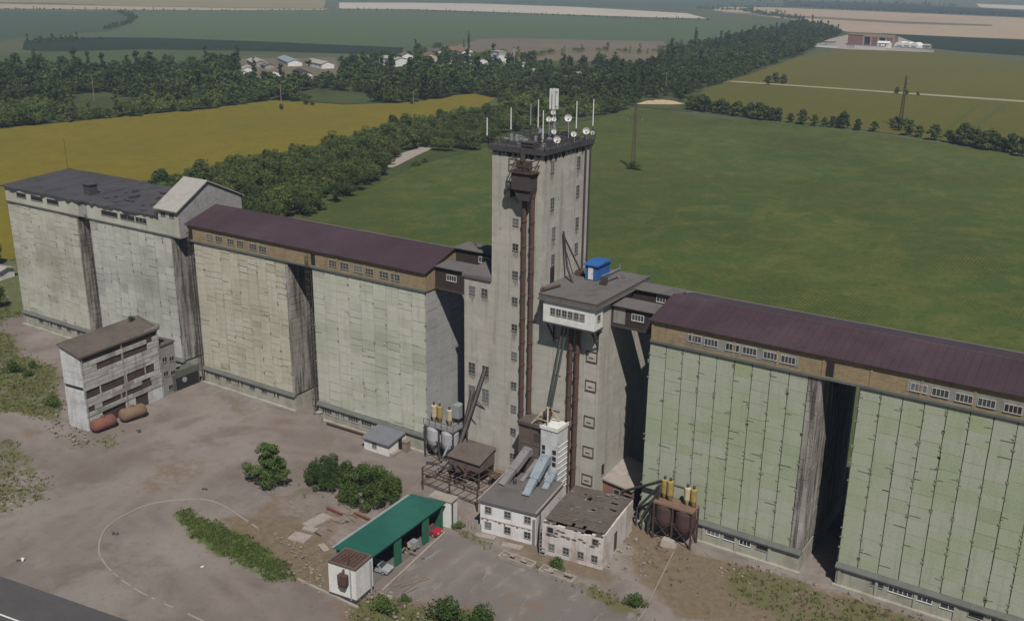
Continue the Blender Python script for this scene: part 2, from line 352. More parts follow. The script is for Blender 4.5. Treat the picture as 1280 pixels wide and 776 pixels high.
SILO_D = 21.0
def silo(x0, x1, label, fm, sm, ncol, rowh, gv, gh, wins, jit=.03, plinth_z=3.0):
    t = thing('silo_block', label, 'silo', (x0, 0, 0), 0, 'silo blocks of the grain elevator')
    y1 = SILO_D
    c = MB(); c.box(x0+.1, x1-.1, .1, y1-.1, plinth_z, ZS-.01); c.build('core_wall', M['joint'], t)
    xe = x1; cs = 0 if sm is not M['pstain'] else 1.7 if gv > .12 else .7
    if cs: k_ = MB(); panels(k_, 'f', x1-cs, x1-.05, plinth_z+.55, ZS-.02, .1, 2 if cs > 1 else 1, rowh*.8, .06, .06, .03); k_.build('stained_corner', sm, t)
    x1 -= cs
    f = MB(); panels(f, 'f', x0+.05, x1-.05, plinth_z+.55, ZS-.02, .1, ncol, rowh, gv, gh, jit)
    cw = (x1-x0-.1)/ncol
    for k in range(int(ncol*(19 if gv > .125 else 7))):      # broken mortar: short dark dashes at the seams
        u = x0+.05+random.randint(0, ncol)*cw; z = random.uniform(plinth_z+1, ZS-.5); L = random.choice((.25, .3, .35, .5, .9, 1.6)); s = random.choice((-1, 1))
        if random.random() < .55: f.box(u-.13-random.uniform(0, .1), u+.13+random.uniform(0, .1), -.08, 0, z, z+random.uniform(.12, .4), -1)
        elif x0+.1 < u+s*L < x1-.1: f.box(min(u, u+s*L), max(u, u+s*L), -.075, 0, z, z+random.uniform(.04, .09), -1)
    f.build('front_panels', fm, t); x1 = xe
    r = MB(); panels(r, 'r', .12, y1-.12, plinth_z+.3, ZS-.02, x1-.1, 6, rowh, .10, .06, .04); r.build('side_panels', sm, t)
    l = MB(); panels(l, 'l', .12, y1-.12, plinth_z+.3, ZS-.02, x0+.1, 6, rowh, .10, .06, .04); l.build('side_panels', sm, t)
    b = MB(); b.box(x0+.1, x1-.1, y1-.13, y1, plinth_z, ZS-.02); b.build('rear_wall', M['core'], t)
    # sloping ledge between wall and plinth
    g = MB()
    g.prism([(-.62, plinth_z-.12), (-.62, plinth_z+.06), (-.02, plinth_z+.54), (.15, plinth_z+.54), (.15, plinth_z-.12)], 'x', x0-.1, x1+.1)
    g.build('ledge', M['ledge'], t)
    p = MB(); p.box(x0+.05, x1-.05, -.2, y1-.05, 0, plinth_z-.125); p.box(x0-.25, x1+.25, -.75, -.2, -.2, .22); p.build('plinth', M['plinth'], t)
    for (u, wd, hh, n, fm_) in wins: window(t, 'f', u, plinth_z-.95, wd, hh, -.2, n, 1, fm_)
    # narrow pilasters on the plinth
    for k in range(int((x1-x0)/5.2)+1):
        q = MB(); xx = x0+.3+k*5.1
        if xx < x1-.3: q.box(xx, xx+.4, -.34, -.19, .22, plinth_z-.13); q.build('pilaster', M['plinth'], t)
    return t
XA0, XA1, XB0, XB1, XC0, XC1, XD0, XD1 = -147.2, -120.3, -116.4, -89.0, -82.9, -56.9, -50.8, -24.7
XE0, XE1, XF0, XF1 = 17.2, 42.6, 47.7, 73.9
silo(XA0, XA1, 'grey silo block at the far left end, under the black flat roof', M['pA'], M['pstain'], 9, 1.5, .07, .06, [(-140+i*3.6, 1.5, .8, 2, 'greyframe') for i in range(5)])
silo(XB0, XB1, 'bluish grey silo block behind the ruined siding building, under the black roof', M['pB'], M['pstain'], 10, 1.6, .12, .06, [(-112+i*3.6, 1.5, .8, 2, 'greyframe') for i in range(5)])
silo(XC0, XC1, 'yellowish silo block with brick-like panels under the left end of the maroon roof', M['pC'], M['pstain'], 10, 1.25, .10, .07, [(-79+i*3.4, 1.4, .7, 2, 'greyframe') for i in range(6)])
silo(XD0, XD1, 'pale cream and green silo block just left of the tall tower', M['pD'], M['pside'], 9, 1.45, .09, .05, [(-48.6+i*3.3, 2.4, .95, 4, 'dullframe') for i in range(5)])
silo(XE0, XE1, 'green silo block with the rusty hopper platform at its foot, right of the tower', M['pE'], M['pstain'], 9, 1.9, .13, .03, [(29.4, 1.9, .8, 3, 'white'), (31.9, 1.7, .8, 1, 'white'), (34.4, 1.6, .8, 3, 'white'), (37.0, 1.7, .6, 1, 'greyframe')], jit=.025)
silo(XF0, XF1, 'green silo block cut off by the right edge of the photo', M['pE'], M['pstain'], 9, 1.9, .13, .03, [(53.4, 1.6, .7, 1, 'greyframe'), (57.7, 5.6, .75, 9, 'white'), (62.6, 2.0, .7, 2, 'white'), (66.0, 1.8, .7, 1, 'greyframe'), (69.0, 2.4, .7, 3, 'white')], jit=.025)

# drainpipes and ladders standing in the gaps
def riser(x, y, z0, z1, label, r=.16, m='steel', cage=True):
    t = thing('wall_ladder', label, 'ladder', (x, y, z0), 0, 'fire ladders on the silo corners')
    a = MB()
    for s in (-.3, .3): a.bar((x+s, y, z0), (x+s, y, z1), .12)
    a.build('rail', M[m], t)
    b = MB(); z = z0+.4
    while z < z1: b.bar((x-.3, y, z), (x+.3, y, z), .07); z += .55
    b.build('rung', M[m], t)
    if cage:
        c = MB(); z = z0+2.5
        while z < z1:
            c.bar((x-.35, y, z), (x-.35, y-.75, z), .06); c.bar((x-.35, y-.75, z), (x+.35, y-.75, z), .06); c.bar((x+.35, y-.75, z), (x+.35, y, z), .06); z += 1.4
        for s in (-.35, 0, .35): c.bar((x+s, y-.75, z0+2.5), (x+s, y-.75, z1), .05)
        c.build('safety_cage', M[m], t)
XX = 0
riser(XB0-.7, .3, 0, 31, 'rusty ladder in the gap between the two silos under the black roof')
riser(XC0-.6, .0, 0, 32, 'rusty ladder up the left corner of the yellowish silo')
riser(XD0-.6, .0, 0, 32.5, 'rusty ladder in the gap left of the pale cream and green silo')

# ---------------------------------------------------------------- galleries on the silos
def gable_gallery(name, label, x0, x1, wins, doors, zr):
    t = thing(name, label, 'gallery', (x0, 0, ZS))
    D = 15.4
    wl = MB(); wl.prism([(-.05, ZS), (D, ZS), (D, ZG), (7.7, zr-.28), (-.05, ZG)], 'x', x0, x1); wl.build('wall', M['brick'], t)
    s = MB(); s.box(x0-.1, x1+.1, -.3, -.05, ZS-.02, ZS+.3); s.build('wall_base', M['ledge'], t)
    # belt of piers
    n = int((x1-x0)/6.05)
    for k in range(n+1):
        p = MB(); xx = x0+.15+k*(x1-x0-.3)/n; p.box(xx-.14, xx+.14, -.14, -.04, ZS+.3, ZG-.12); p.build('pier', M['brick'], t)
    rf = MB(); ov = .45
    rf.prism([(-ov-.05, ZG-.02), (-ov-.05, ZG+.12), (7.7, zr), (D+ov, ZG+.12), (D+ov, ZG-.02), (7.7, zr-.22)], 'x', x0-.35, x1+.35)
    r = rf.build('roof', M['maroon'], t)
    c = MB(); c.prism([(7.45, zr-.06), (7.7, zr+.08), (7.95, zr-.06)], 'x', x0-.37, x1+.37); c.build('ridge_cap', M['maroon'], r)
    for (u, z, wd, hh, nx, fm) in wins: window(t, 'f', u, z, wd, hh, -.05 if fm != 'dullframe' else -.09, nx, 2 if fm != 'dullframe' else 1, fm)
    us = [w_[0] for w_ in wins if w_[5] == 'dullframe']
    if us:
        for g_ in (us[:6], us[6:]):
            pb = MB(); pb.box(g_[0]-1.5, g_[-1]+1.5, -.09, -.06, ZS+.75, ZS+2.45); pb.build('plaster_band', M['core'], t)
    for u in doors:
        d = MB(); d.box(u-.5, u+.5, -.12, 0, ZS+.55, ZS+2.6); d.build('door', M['opening'], t)
    return t
gl = gable_gallery('conveyor_gallery', 'long tan brick gallery with maroon gable roof, over the two silos left of the tower', -84.3, -24.5,
    [(-77.8, 31.65, 1.9, 1.05, 3, 'greyframe'), (-75.2, 31.65, 1.9, 1.05, 3, 'greyframe'), (-71.9, 31.6, 1.8, 1.05, 3, 'greyframe'), (-69.3, 31.6, 1.8, 1.05, 3, 'greyframe'), (-65.8, 31.55, 1.9, 1.05, 3, 'greyframe'), (-63.2, 31.5, 1.9, 1.05, 3, 'greyframe'),
     (-45.4, 31.6, 1.9, 1.1, 3, 'greyframe'), (-42.7, 31.6, 1.9, 1.1, 3, 'greyframe'), (-39.5, 31.55, 1.9, 1.1, 3, 'greyframe'), (-36.9, 31.5, 1.9, 1.1, 3, 'greyframe'), (-33.6, 31.5, 1.9, 1.1, 3, 'greyframe'), (-31.0, 31.5, 1.9, 1.1, 3, 'greyframe')], [-83.4, -50.3], 36.0)
gr = gable_gallery('conveyor_gallery', 'long tan brick gallery with maroon gable roof, over the two green silos', 17.4, 74.2,
    [(24.2, 31.8, 1.9, .95, 4, 'dullframe'), (26.7, 31.75, 1.9, .95, 4, 'dullframe'), (29.9, 31.7, 1.9, .95, 4, 'dullframe'), (32.4, 31.7, 1.9, .95, 4, 'dullframe'), (35.4, 31.65, 1.9, .95, 4, 'dullframe'), (37.9, 31.6, 1.9, .95, 4, 'dullframe'),
     (54.9, 31.55, 1.9, .95, 4, 'dullframe'), (57.5, 31.5, 1.9, .95, 4, 'dullframe'), (60.3, 31.45, 1.9, .95, 4, 'dullframe'), (62.9, 31.45, 1.9, .95, 4, 'dullframe'), (65.9, 31.4, 1.9, .95, 4, 'dullframe'), (68.6, 31.4, 1.9, .95, 4, 'dullframe')], [43.6], 35.25)

# black-roofed gallery on the two left silos, one building
t = thing('conveyor_gallery', 'ruined grey gallery with black felt roof, over the two silos at the far left', 'gallery', (-147.4, 0, ZS))
wl = MB(); D = 17.0
wl.prism([(-.05, ZS), (D, ZS), (D, 34.6), (-.05, 33.35)], 'x', -147.4, -119.9)
wl.prism([(.25, ZS), (D-.2, ZS), (D-.2, 34.5), (.25, 33.35)], 'x', -119.9, -116.8)
wl.prism([(-.05, ZS), (D, ZS), (D, 34.6), (-.05, 33.45)], 'x', -116.8, -92.95)
wl.build('wall', M['pA'], t)
b = MB(); b.box(-147.6, -119.8, -.25, -.05, ZS-.02, ZS+.25); b.box(-116.9, -88.8, -.25, -.05, ZS-.02, ZS+.25); b.build('wall_base', M['ledge'], t)
cr = MB(); cr.box(-119.85, -116.85, .05, .24, ZS+.1, 33.2); cr.build('link_wall', M['brickgrey'], t)
rf = MB(); rng_ = random.Random(3)
def felt_roof(mb, x0, x1, y0, y1, zf, zb, nx, ny, amp):
    P = [[(x0+(x1-x0)*i/nx, y0+(y1-y0)*j/ny+(rng_.uniform(-.25, .25) if j in (0, ny) else 0), zf+(zb-zf)*j/ny+rng_.uniform(-amp, amp)) for i in range(nx+1)] for j in range(ny+1)]
    k = [p for r_ in P for p in r_]; n = len(k)
    vs = k+[(p[0], p[1], p[2]-.3) for p in k]
    fs = []
    for j in range(ny):
        for i in range(nx):
            a = j*(nx+1)+i; fs.append((a, a+1, a+nx+2, a+nx+1)); fs.append((a+n+nx+1, a+n+nx+2, a+n+1, a+n))
    for i in range(nx):
        fs.append((i, i+n, i+1+n, i+1)); a = ny*(nx+1)+i; fs.append((a, a+1, a+1+n, a+n))
    for j in range(ny):
        a = j*(nx+1); fs.append((a, a+nx+1, a+nx+1+n, a+n)); a += nx; fs.append((a, a+n, a+nx+1+n, a+nx+1))
    mb.add(vs, fs)
felt_roof(rf, -148.3, -119.0, -.5, 17.6, 33.72, 35.0, 22, 12, .05)
felt_roof(rf, -118.9, -92.9, -.4, 17.4, 33.8, 34.9, 24, 14, .14)
lf = rf
for i in range(26):
    x, y = rng_.uniform(-116, -95), rng_.uniform(1, 15); z = 33.9+y*.065; a = rng_.uniform(0, 3); s = rng_.uniform(.4, 1.3)
    c_, s_ = math.cos(a)*s, math.sin(a)*s
    lf.hexa([(x-c_, y-s_, z), (x+c_*.6, y-s_, z), (x+c_, y+s_, z), (x-c_*.5, y+s_*.8, z)], [(x-c_, y-s_, z+.1), (x+c_*.6, y-s_, z+rng_.uniform(.1, .5)), (x+c_, y+s_, z+rng_.uniform(.1, .5)), (x-c_*.5, y+s_*.8, z+.12)])
roof = rf.build('roof', M['felt'], t)
for (u, wd, n) in ((-141.0, 3.6, 1), (-135.0, 4.4, 1), (-129.0, 4.2, 1), (-109.0, 5.4, 1), (-103.0, 4.6, 2), (-98.6, 3.4, 3)):
    window(t, 'f', u, 32.15, wd, 1.0, -.05, n, 1, 'greyframe', 'opening')
v = MB(); v.box(-122.6, -120.4, 3.6, 5.6, 34.0, 36.2); v.box(-122.8, -120.2, 3.4, 5.8, 36.2, 36.4); v.build('roof_hatch', M['felt'], t)
mst = MB(); mst.cyl((-149.2+1.6, 16.6, 34.6), (-149.2+1.6, 16.6, 42.5), .06, .04, 6); tag(mst.build('roof_aerial', M['steel']), 'thin dark aerial on the back left corner of the black roof', 'antenna')
# penthouse at the right end: block gables, pale sheet roof
pw = MB(); pw.prism([(-.1, ZS), (16.5, ZS), (16.5, 36.0), (7.6, 40.3), (-.1, 35.8)], 'x', -92.9, -86.7)
ph = pw.build('penthouse_wall', M['brickgrey'], t)
pf = MB(); pf.box(-92.75, -86.75, -.16, -.1, ZS+.3, 35.2); pf.build('penthouse_front', M['pA'], t)
pr = MB(); pr.prism([(-.75, 35.45), (-.75, 35.65), (7.6, 40.75), (17.1, 36.15), (17.1, 35.95), (7.6, 40.5)], 'x', -93.5, -86.3); pr.build('penthouse_roof', M['asbestos'], t)
for u in (-91.2, -88.6): window(t, 'f', u, 34.45, 1.4, .7, -.16, 2, 1, 'greyframe', 'opening')
# ---------------------------------------------------------------- the work tower
ZT = 56.0; TY = -1.0
t = thing('elevator_tower', 'tall grey concrete work tower between the silos, with many small windows', 'tower', (-5.8, 8, 0))
sx0, sx1, lx0, ax1, ty1 = -10.4, -1.2, -15.8, 9.5, 13.4
a = MB(); a.box(sx0, sx1, TY, ty1, 0, ZT-.4); a.build('shaft', M['tower'], t)
a = MB(); a.box(lx0, sx0-.003, TY+.012, ty1-1, 0, 34.6); a.build('lower_block', M['tower'], t)
a = MB(); a.box(sx1+.003, ax1, TY+.008, 14.0, 0, 34.3); a.box(sx1+.003, ax1-.02, 14.0, 22.5, 0, 29.5); a.build('annex', M['tower'], t)
# thin vertical ribs of the slip-formed bins
rb = MB()
for x in (-13.1, -7.6, 1.6, 3.9, 6.9, 9.3): rb.box(x-.10, x+.10, TY-.07, TY+.02, .5, 34 if x < -10.4 or x > -1.2 else 52)
rb.build('wall_rib', M['tower'], t)
a = MB(); a.box(lx0-.25, sx0, TY-.3, ty1-.8, 34.6, 35.0); a.hexa([(lx0-.25, TY-.3, 35.0), (sx0, TY-.3, 35.0), (sx0, ty1-.8, 35.0), (lx0-.25, ty1-.8, 35.0)], [(lx0-.2, TY-.25, 35.15), (sx0, TY-.25, 35.3), (sx0, ty1-.8, 36.1), (lx0-.2, ty1-.8, 36.0)])
a.build('lower_roof', M['feltgrey'], t)
# shaft roof: slab with a dark tarred edge, parapet rail
a = MB(); a.box(sx0-.45, sx1+.45, TY-.45, ty1+.45, ZT-.4, ZT+.35); rs = a.build('roof_slab', M['felt'], t)
a = MB(); x0, x1, y0, y1 = sx0-.45, sx1+.45, TY-.45, ty1+.45
for (p, q) in (((x0, y0), (x1, y0)), ((x1, y0), (x1, y1)), ((x1, y1), (x0, y1)), ((x0, y1), (x0, y0))):
    L = Vector((q[0]-p[0], q[1]-p[1], 0)).length; n = int(L/1.6)
    for i in range(n+1):
        u = (p[0]+(q[0]-p[0])*i/n, p[1]+(q[1]-p[1])*i/n); a.bar((*u, ZT+.3), (*u, ZT+1.35), .08)
    for z in (.85, 1.35): a.bar((*p, ZT+z), (*q, ZT+z), .07)
a.build('guard_rail', M['steel'], t)
a = MB(); dr = random.Random(5)
y = TY
while y < ty1-.3:
    w_ = dr.uniform(.7, 1.7); h = dr.uniform(.5, 1.6); a.prism([(y, ZT-.42), (y+w_, ZT-.42), (y+w_*.8, ZT-.42-h*.6), (y+w_*.5, ZT-.42-h), (y+w_*.2, ZT-.42-h*.5)], 'x', sx1, sx1+.03); y += w_
x = sx0
while x < sx1-.4:
    w_ = dr.uniform(.6, 1.4); h = dr.uniform(.3, 1.0); a.prism([(x, ZT-.42), (x+w_*.2, ZT-.42-h*.5), (x+w_*.5, ZT-.42-h), (x+w_*.8, ZT-.42-h*.6), (x+w_, ZT-.42)], 'y', TY-.03, TY); x += w_
a.build('tar_drip', M['drip'], t)
# annex roof slab
a = MB(); a.box(.1, ax1+.55, TY-2.75, 14.4, 34.45, 35.2); a.box(sx1+.004, .1, TY-.2, ty1, 34.45, 35.2); a.box(.1-.15, ax1+.7, TY-2.9, 14.5, 34.3, 34.5)
sl = a.build('annex_roof', M['feltgrey'], t)
a = MB()
for (p, q) in (((.15, -3.7), (10.2, -3.7)), ((10.0, -3.7), (10.0, 14.3))): a.bar((*p, 35.25), (*q, 35.25), .25, .14)
a.build('roof_kerb', M['feltgrey'], sl)
# control room
cb = MB(); cb.box(.85, 9.75, -3.55, TY, 30.9, 34.3); cr = cb.build('control_room', M['white'], t)
a = MB(); a.box(.7, 9.9, -3.7, TY-.02, 30.7, 30.92); a.build('control_room_floor', M['steel'], cr)
for i in range(6): window(t, 'f', 2.55+i*1.02, 32.75, .72, .95, -3.55, 2, 2, 'greyframe')
window(t, 'r', -2.3, 32.7, .8, .9, 9.75, 2, 1, 'greyframe')
a = MB()
for x in (1.4, 9.2):
    a.bar((x, -3.4, 30.8), (x, -1.0, 27.4), .22); a.bar((x, -1.12, 27.0), (x, -1.12, 30.8), .2)
a.bar((9.2, -2.2, 30.8), (9.2, -1.1, 29.2), .14); a.build('bracket', M['steel'], t)
# windows
for z in (49.5, 44.9, 40.9, 36.5, 32.2, 27.7, 23.0, 17.8, 13.7, 9.6, 5.0): window(t, 'f', -5.95, z, 1.0, 1.05, TY, 2, 2, 'greyframe', bar=.07, stain=True)
for z in (32.5,): 
    for x in (-14.2, -11.75): window(t, 'f', x, z, 1.15, 1.2, TY, 2, 2, 'greyframe', bar=.07, stain=True)
for z in (18.9, 14.8):
    for x in (-14.25, -11.5): window(t, 'f', x, z, 1.25, 1.9, TY, 2, 3, 'greyframe', bar=.07, stain=True)
for (y, z) in ((1.6, 53.6), (1.8, 47.9), (2.4, 43.2), (2.4, 38.9), (9.6, 53.2), (9.6, 48.6), (9.7, 43.4), (9.7, 39.2)): window(t, 'r', y, z, 1.0, 1.7, sx1, 2, 3, 'greyframe', bar=.07, stain=True)
d = MB(); d.box(sx1-.02, sx1+.06, 1.7, 2.9, 35.25, 37.7); d.build('roof_door', M['opening'], t)
# blocked-up windows of the annex: only a raised surround is left
for z in (25.8, 21.0, 15.0, 9.8, 4.9):
    a = MB(); u = 8.15
    a.box(u-.95, u+.95, TY-.09, TY+.02, z+.75, z+.9); a.box(u-.95, u+.95, TY-.14, TY+.02, z-.9, z-.75)
    a.box(u-.95, u-.83, TY-.085, TY+.02, z-.75, z+.75); a.box(u+.83, u+.95, TY-.085, TY+.02, z-.75, z+.75)
    a.box(u-.5, u+.3, TY-.05, TY+.02, z-.3, z-.15)
    a.build('blocked_window', M['rust'], t)
for z in (26.8, 20.6, 14.5):
    a = MB(); u = 2.1; a.box(u-.7, u+.7, TY-.07, TY+.02, z+.7, z+.82); a.box(u-.7, u-.58, TY-.065, TY+.02, z-.5, z+.7); a.build('blocked_window', M['rust'], t)
for z in (6.0,): window(t, 'r', 1.6, z, .9, 1.9, ax1, 1, 1, 'greyframe', 'opening')
# the raised machine head at the top of the front pipes
hd = thing('hoist_machine', 'rusty machine head with orange frame hung on the tower front below the roof', 'machine', (-4, -1, 52))
a = MB(); a.box(-5.6, -2.2, -3.0, TY-.02, 50.4, 53.0); a.prism([(-5.6, 50.4), (-4.4, 48.8), (-2.6, 48.8), (-2.2, 50.4)], 'y', -2.7, TY-.03); a.build('hopper_box', M['steel'], hd)
a = MB()
for z in (53.1, 54.0, 54.9): a.bar((-5.9, -3.2, z), (-1.9, -3.2, z), .14); a.bar((-5.9, -3.2, z), (-5.9, TY-.05, z), .14); a.bar((-1.9, -3.2, z), (-1.9, TY-.05, z), .14)
for x in (-5.9, -4.5, -3.2, -1.9): a.bar((x, -3.2, 53.0), (x, -3.2, 55.0), .14)
a.build('platform_rail', M['rust'], hd)
a = MB(); a.box(-6.0, -1.8, -3.3, TY-.02, 52.98, 53.12); a.build('platform_deck', M['rust'], hd)
a = MB(); a.cyl((-5.9, -1.9, 51), (-7.3, -1.9, 49.6), .5, .4); a.cyl((-6.8, -2.2, 49.4), (-6.8, -1.2, 49.4), .7); a.build('drive_wheel', M['steel'], hd)
a = MB(); a.box(-5.0, -3.0, -2.6, -1.2, 53.12, 54.6); a.cyl((-4.0, -2.4, 54.6), (-4.0, -2.4, 56.6), .4); a.box(-5.0, -3.0, -1.3, .8, 56.36, 57.3); a.build('gear_housing', M['steel'], hd)

# downpipes
def pipe(x, z0, z1, label, r=.36, grp='rusty grain downpipes on the tower front', y=None, m='rust'):
    y = TY-r-.25 if y is None else y
    t_ = thing('downpipe', label, 'pipe', (x, y, z0), 0, grp)
    a = MB(); a.cyl((x, y, z0), (x, y, z1), r, n=12); f = a; z = z0+1.5
    while z < z1-1: f.cyl((x, y, z), (x, y, z+.22), r+.1, n=12); z += 3.9
    a.build('tube', M[m], t_)
    z = z0+5
    while z < z1-1: b = MB(); b.box(x-.07, x+.07, y, TY+.02 if y > -3 else y+.4, z-.1, z+.1); z += 7.8; b.build('wall_bracket', M['steel'], t_)
pipe(-4.05, 12.6, 50.2, 'long rusty downpipe down the tower front, the left one of the long pair')
pipe(-2.6, 12.6, 50.2, 'long rusty downpipe down the tower front, the right one of the long pair')
pipe(4.75, 1.6, 30.6, 'shorter rusty downpipe below the white control room, next to the diagonal chute')
pipe(5.95, 1.2, 30.6, 'shorter rusty downpipe below the white control room, nearest the blocked windows')
for (y, r, lb) in ((11.4, .16, 'thin dark drainpipe down the right face of the tower, nearer the corner windows'), (12.9, .14, 'thin dark drainpipe down the back edge of the tower right face')):
    a = MB(); a.cyl((sx1+.3, y, 35.3), (sx1+.3, y, 55.5), r, n=8); tag(a.build('drainpipe', M['steel']), lb, 'pipe')
# diagonal chutes from the control room to the drier
for dx, lb in ((0, 'dark green diagonal chute under the control room, the left of two'), (.75, 'dark green diagonal chute under the control room, the right of two')):
    a = MB(); a.cyl((3.7+dx*.9, -2.2, 30.7), (2.45+dx*.7, -4.0, 17.2), .17, n=10); tag(a.build('grain_chute', M['darkgreensteel']), lb, 'chute')

# ---------------------------------------------------------------- bridges between galleries and tower
def bridge(x0, x1, y0, y1, z0, z1, label, wins, panel=None):
    t_ = thing('conveyor_bridge', label, 'bridge', (x0, y0, z0), 0, 'brown conveyor bridges to the tower')
    a = MB(); a.box(x0, x1, y0, y1, z0, z1); a.build('wall', M['darkbrown'], t_)
    a = MB(); a.hexa([(x0-.02, y0-.45, z1), (x1+.02, y0-.45, z1), (x1+.02, y1+.45, z1+.1), (x0-.02, y1+.45, z1+.1)], [(x0-.02, y0-.45, z1+.16), (x1+.02, y0-.45, z1+.16), (x1+.02, y1+.45, z1+.3), (x0-.02, y1+.45, z1+.3)]); a.build('roof', M['feltgrey'], t_)
    a = MB(); a.box(x0+.01, x1-.01, y0-.08, y0+.2, z0-.3, z0); a.box(x0+.01, x1-.01, y1-.2, y1+.08, z0-.3, z0); a.build('girder', M['steel'], t_)
    for u, z in wins: window(t_, 'f', u, z, 1.9, .95, y0, 4, 1, 'white', bar=.07)
    if panel:
        a = MB(); a.box(panel[0], panel[1], y0-.03, y0, z0+.35, z1-.3); a.build('cladding_patch', M['core'], t_)
bridge(XD1+.03, lx0-.03, 2.6, 6.0, 30.3, 34.0, 'dark brown conveyor bridge left of the tower, the front one', [(-21.0, 32.4)])
bridge(XD1+.03, lx0-.03, 8.6, 12.0, 32.0, 35.9, 'dark brown conveyor bridge left of the tower, the rear one', [(-18.6, 34.6)])
bridge(ax1+.03, XE0+.15, 2.2, 5.4, 30.5, 33.6, 'dark brown conveyor bridge right of the tower, the front one', [(14.0, 32.3)], (9.9, 11.9))
bridge(ax1+.03, XE0+.15, 9.0, 11.8, 31.8, 34.5, 'dark brown conveyor bridge right of the tower, the rear one', [(14.8, 33.6)])

# ---------------------------------------------------------------- on the roofs
t = thing('roof_cabin', 'bright blue cabin with a white door on the roof beside the tower', 'cabin', (3.2, 9, 35.2))
a = MB(); a.box(2.2, 4.3, 6.9, 11.3, 35.3, 37.6); a.build('body', M['bluepaint'], t)
a = MB(); a.prism([(6.6, 37.6), (11.6, 37.6), (11.6, 37.75), (9.1, 38.0), (6.6, 37.75)], 'x', 1.9, 4.6); a.build('roof', M['bluepaint'], t)
a = MB(); a.box(2.75, 3.6, 6.83, 6.9, 35.35, 37.35); dd = a.build('door', M['white'], t)
a = MB(); a.box(3.45, 3.52, 6.77, 6.83, 36.2, 36.45); a.build('handle', M['steel'], dd)
a = MB(); a.box(2.1, 4.4, 6.8, 11.4, 35.2, 35.3); a.build('skid', M['steel'], t)
t = thing('derrick', 'small dark lifting derrick of two leaning poles on the annex roof', 'hoist', (-.3, 4.5, 35.2))
a = MB(); a.bar((1.6, 4.0, 35.2), (-.2, 5.2, 37.3), .28); a.bar((-.2, 5.2, 37.3), (-.8, 4.8, 43.0), .24); a.build('mast', M['steel'], t)
a = MB(); a.bar((-.8, 4.8, 42.4), (.4, 8.3, 36.2), .2); a.bar((.4, 8.3, 36.3), (1.0, 9.0, 35.2), .2); a.build('stay', M['steel'], t)
a = MB(); a.box(-.2, .8, 7.8, 9.2, 35.2, 36.0); a.build('winch', M['rust'], t)
t = thing('vent_stub', 'bent dark vent and frame on the roof beside the blue cabin', 'vent', (6, 8, 35.2))
a = MB(); a.box(5.6, 6.5, 5.6, 6.4, 35.2, 36.5); a.cyl((6.1, 6, 36.3), (6.9, 9.5, 36.9), .14); a.build('duct', M['steel'], t)
a = MB(); a.bar((6.9, 9.6, 35.2), (6.9, 9.6, 37.9), .1); a.bar((6.9, 9.6, 37.2), (5.4, 6.2, 36.4), .08); a.bar((7.1, 11.6, 35.2), (6.9, 9.6, 36.6), .1); a.build('frame', M['galv'], t)
t = thing('roof_junk', 'rusty bundle of pipes at the front left corner of the annex roof', 'scrap', (.2, -1.6, 35.2))
a = MB(); a.cyl((.2, -2.6, 35.5), (1.0, 1.0, 35.5), .22); a.cyl((-.4, -1.4, 35.4), (.3, -3.2, 35.45), .16); a.bar((.3, -3, 35.2), (.2, -2.8, 36.4), .08); a.build('pipe_bundle', M['rust'], t)

# aerials on the tower roof
def whip(x, y, z0, h, label, m='white', bend=0):
    t_ = thing('whip_antenna', label, 'antenna', (x, y, z0), 0, 'pole aerials round the tower roof')
    a = MB(); a.cyl((x, y, z0), (x+bend, y, z0+h*.35), .07, n=6); a.build('bracket', M['steel'], t_)
    a = MB(); a.cyl((x+bend, y, z0+h*.33), (x+bend, y, z0+h), .095, .08, n=8); a.build('radome', M[m], t_)
RZ = ZT+.35
whip(-10.7, -1.1, RZ, 4.0, 'pole aerial at the front left corner of the tower roof', bend=-.6)
whip(-10.7, 4.6, RZ, 5.0, 'pole aerial on the left edge of the tower roof, second from the front corner')
whip(-10.7, 10.4, RZ, 5.0, 'greyish pole aerial on the left edge of the tower roof, third from the front corner', 'galv')
whip(-6.9, 6.2, RZ, 6.4, 'tall pole aerial just left of the lattice mast on the tower roof', bend=.2)
whip(-4.2, 3.6, RZ-2, 7.2, 'pole aerial standing before the lattice mast on the tower roof')
whip(-2.0, 9.5, RZ, 6.2, 'slender pole aerial right of the lattice mast on the tower roof', bend=.25)
whip(-1.0, 13.5, RZ, 6.2, 'pole aerial at the back right corner of the tower roof')
t = thing('cell_mast', 'lattice mast with white panel antennas at its top on the tower roof', 'mast', (-5, 8, RZ))
a = MB(); mx, my = -5.0, 8.0
for k in range(3):
    an = k*2*PI/3; a.cyl((mx+.45*math.cos(an), my+.45*math.sin(an), RZ), (mx+.2*math.cos(an), my+.2*math.sin(an), RZ+7.6), .06, n=6)
for i in range(10):
    z = RZ+i*.75; r = .45-.25*i/10
    for k in range(3):
        an, bn = k*2*PI/3, (k+1)*2*PI/3; a.bar((mx+r*math.cos(an), my+r*math.sin(an), z), (mx+r*math.cos(bn), my+r*math.sin(bn), z+.75), .045)
a.build('lattice', M['galv'], t)
for k in range(4):
    an = k*PI/2+.4; a = MB(); x, y = mx+.5*math.cos(an), my+.5*math.sin(an)
    a.box(x-.16, x+.16, y-.16, y+.16, RZ+4.9, RZ+8.0); a.build('panel_antenna', M['white'], t)
a = MB()
for s in ((-.6, 0), (.6, 0), (0, .6), (0, -.6)): a.bar((mx, my, RZ+5.3), (mx+s[0], my+s[1], RZ+5.3), .06); a.bar((mx, my, RZ+7.5), (mx+s[0], my+s[1], RZ+7.5), .06)
a.build('spreader', M['steel'], t)
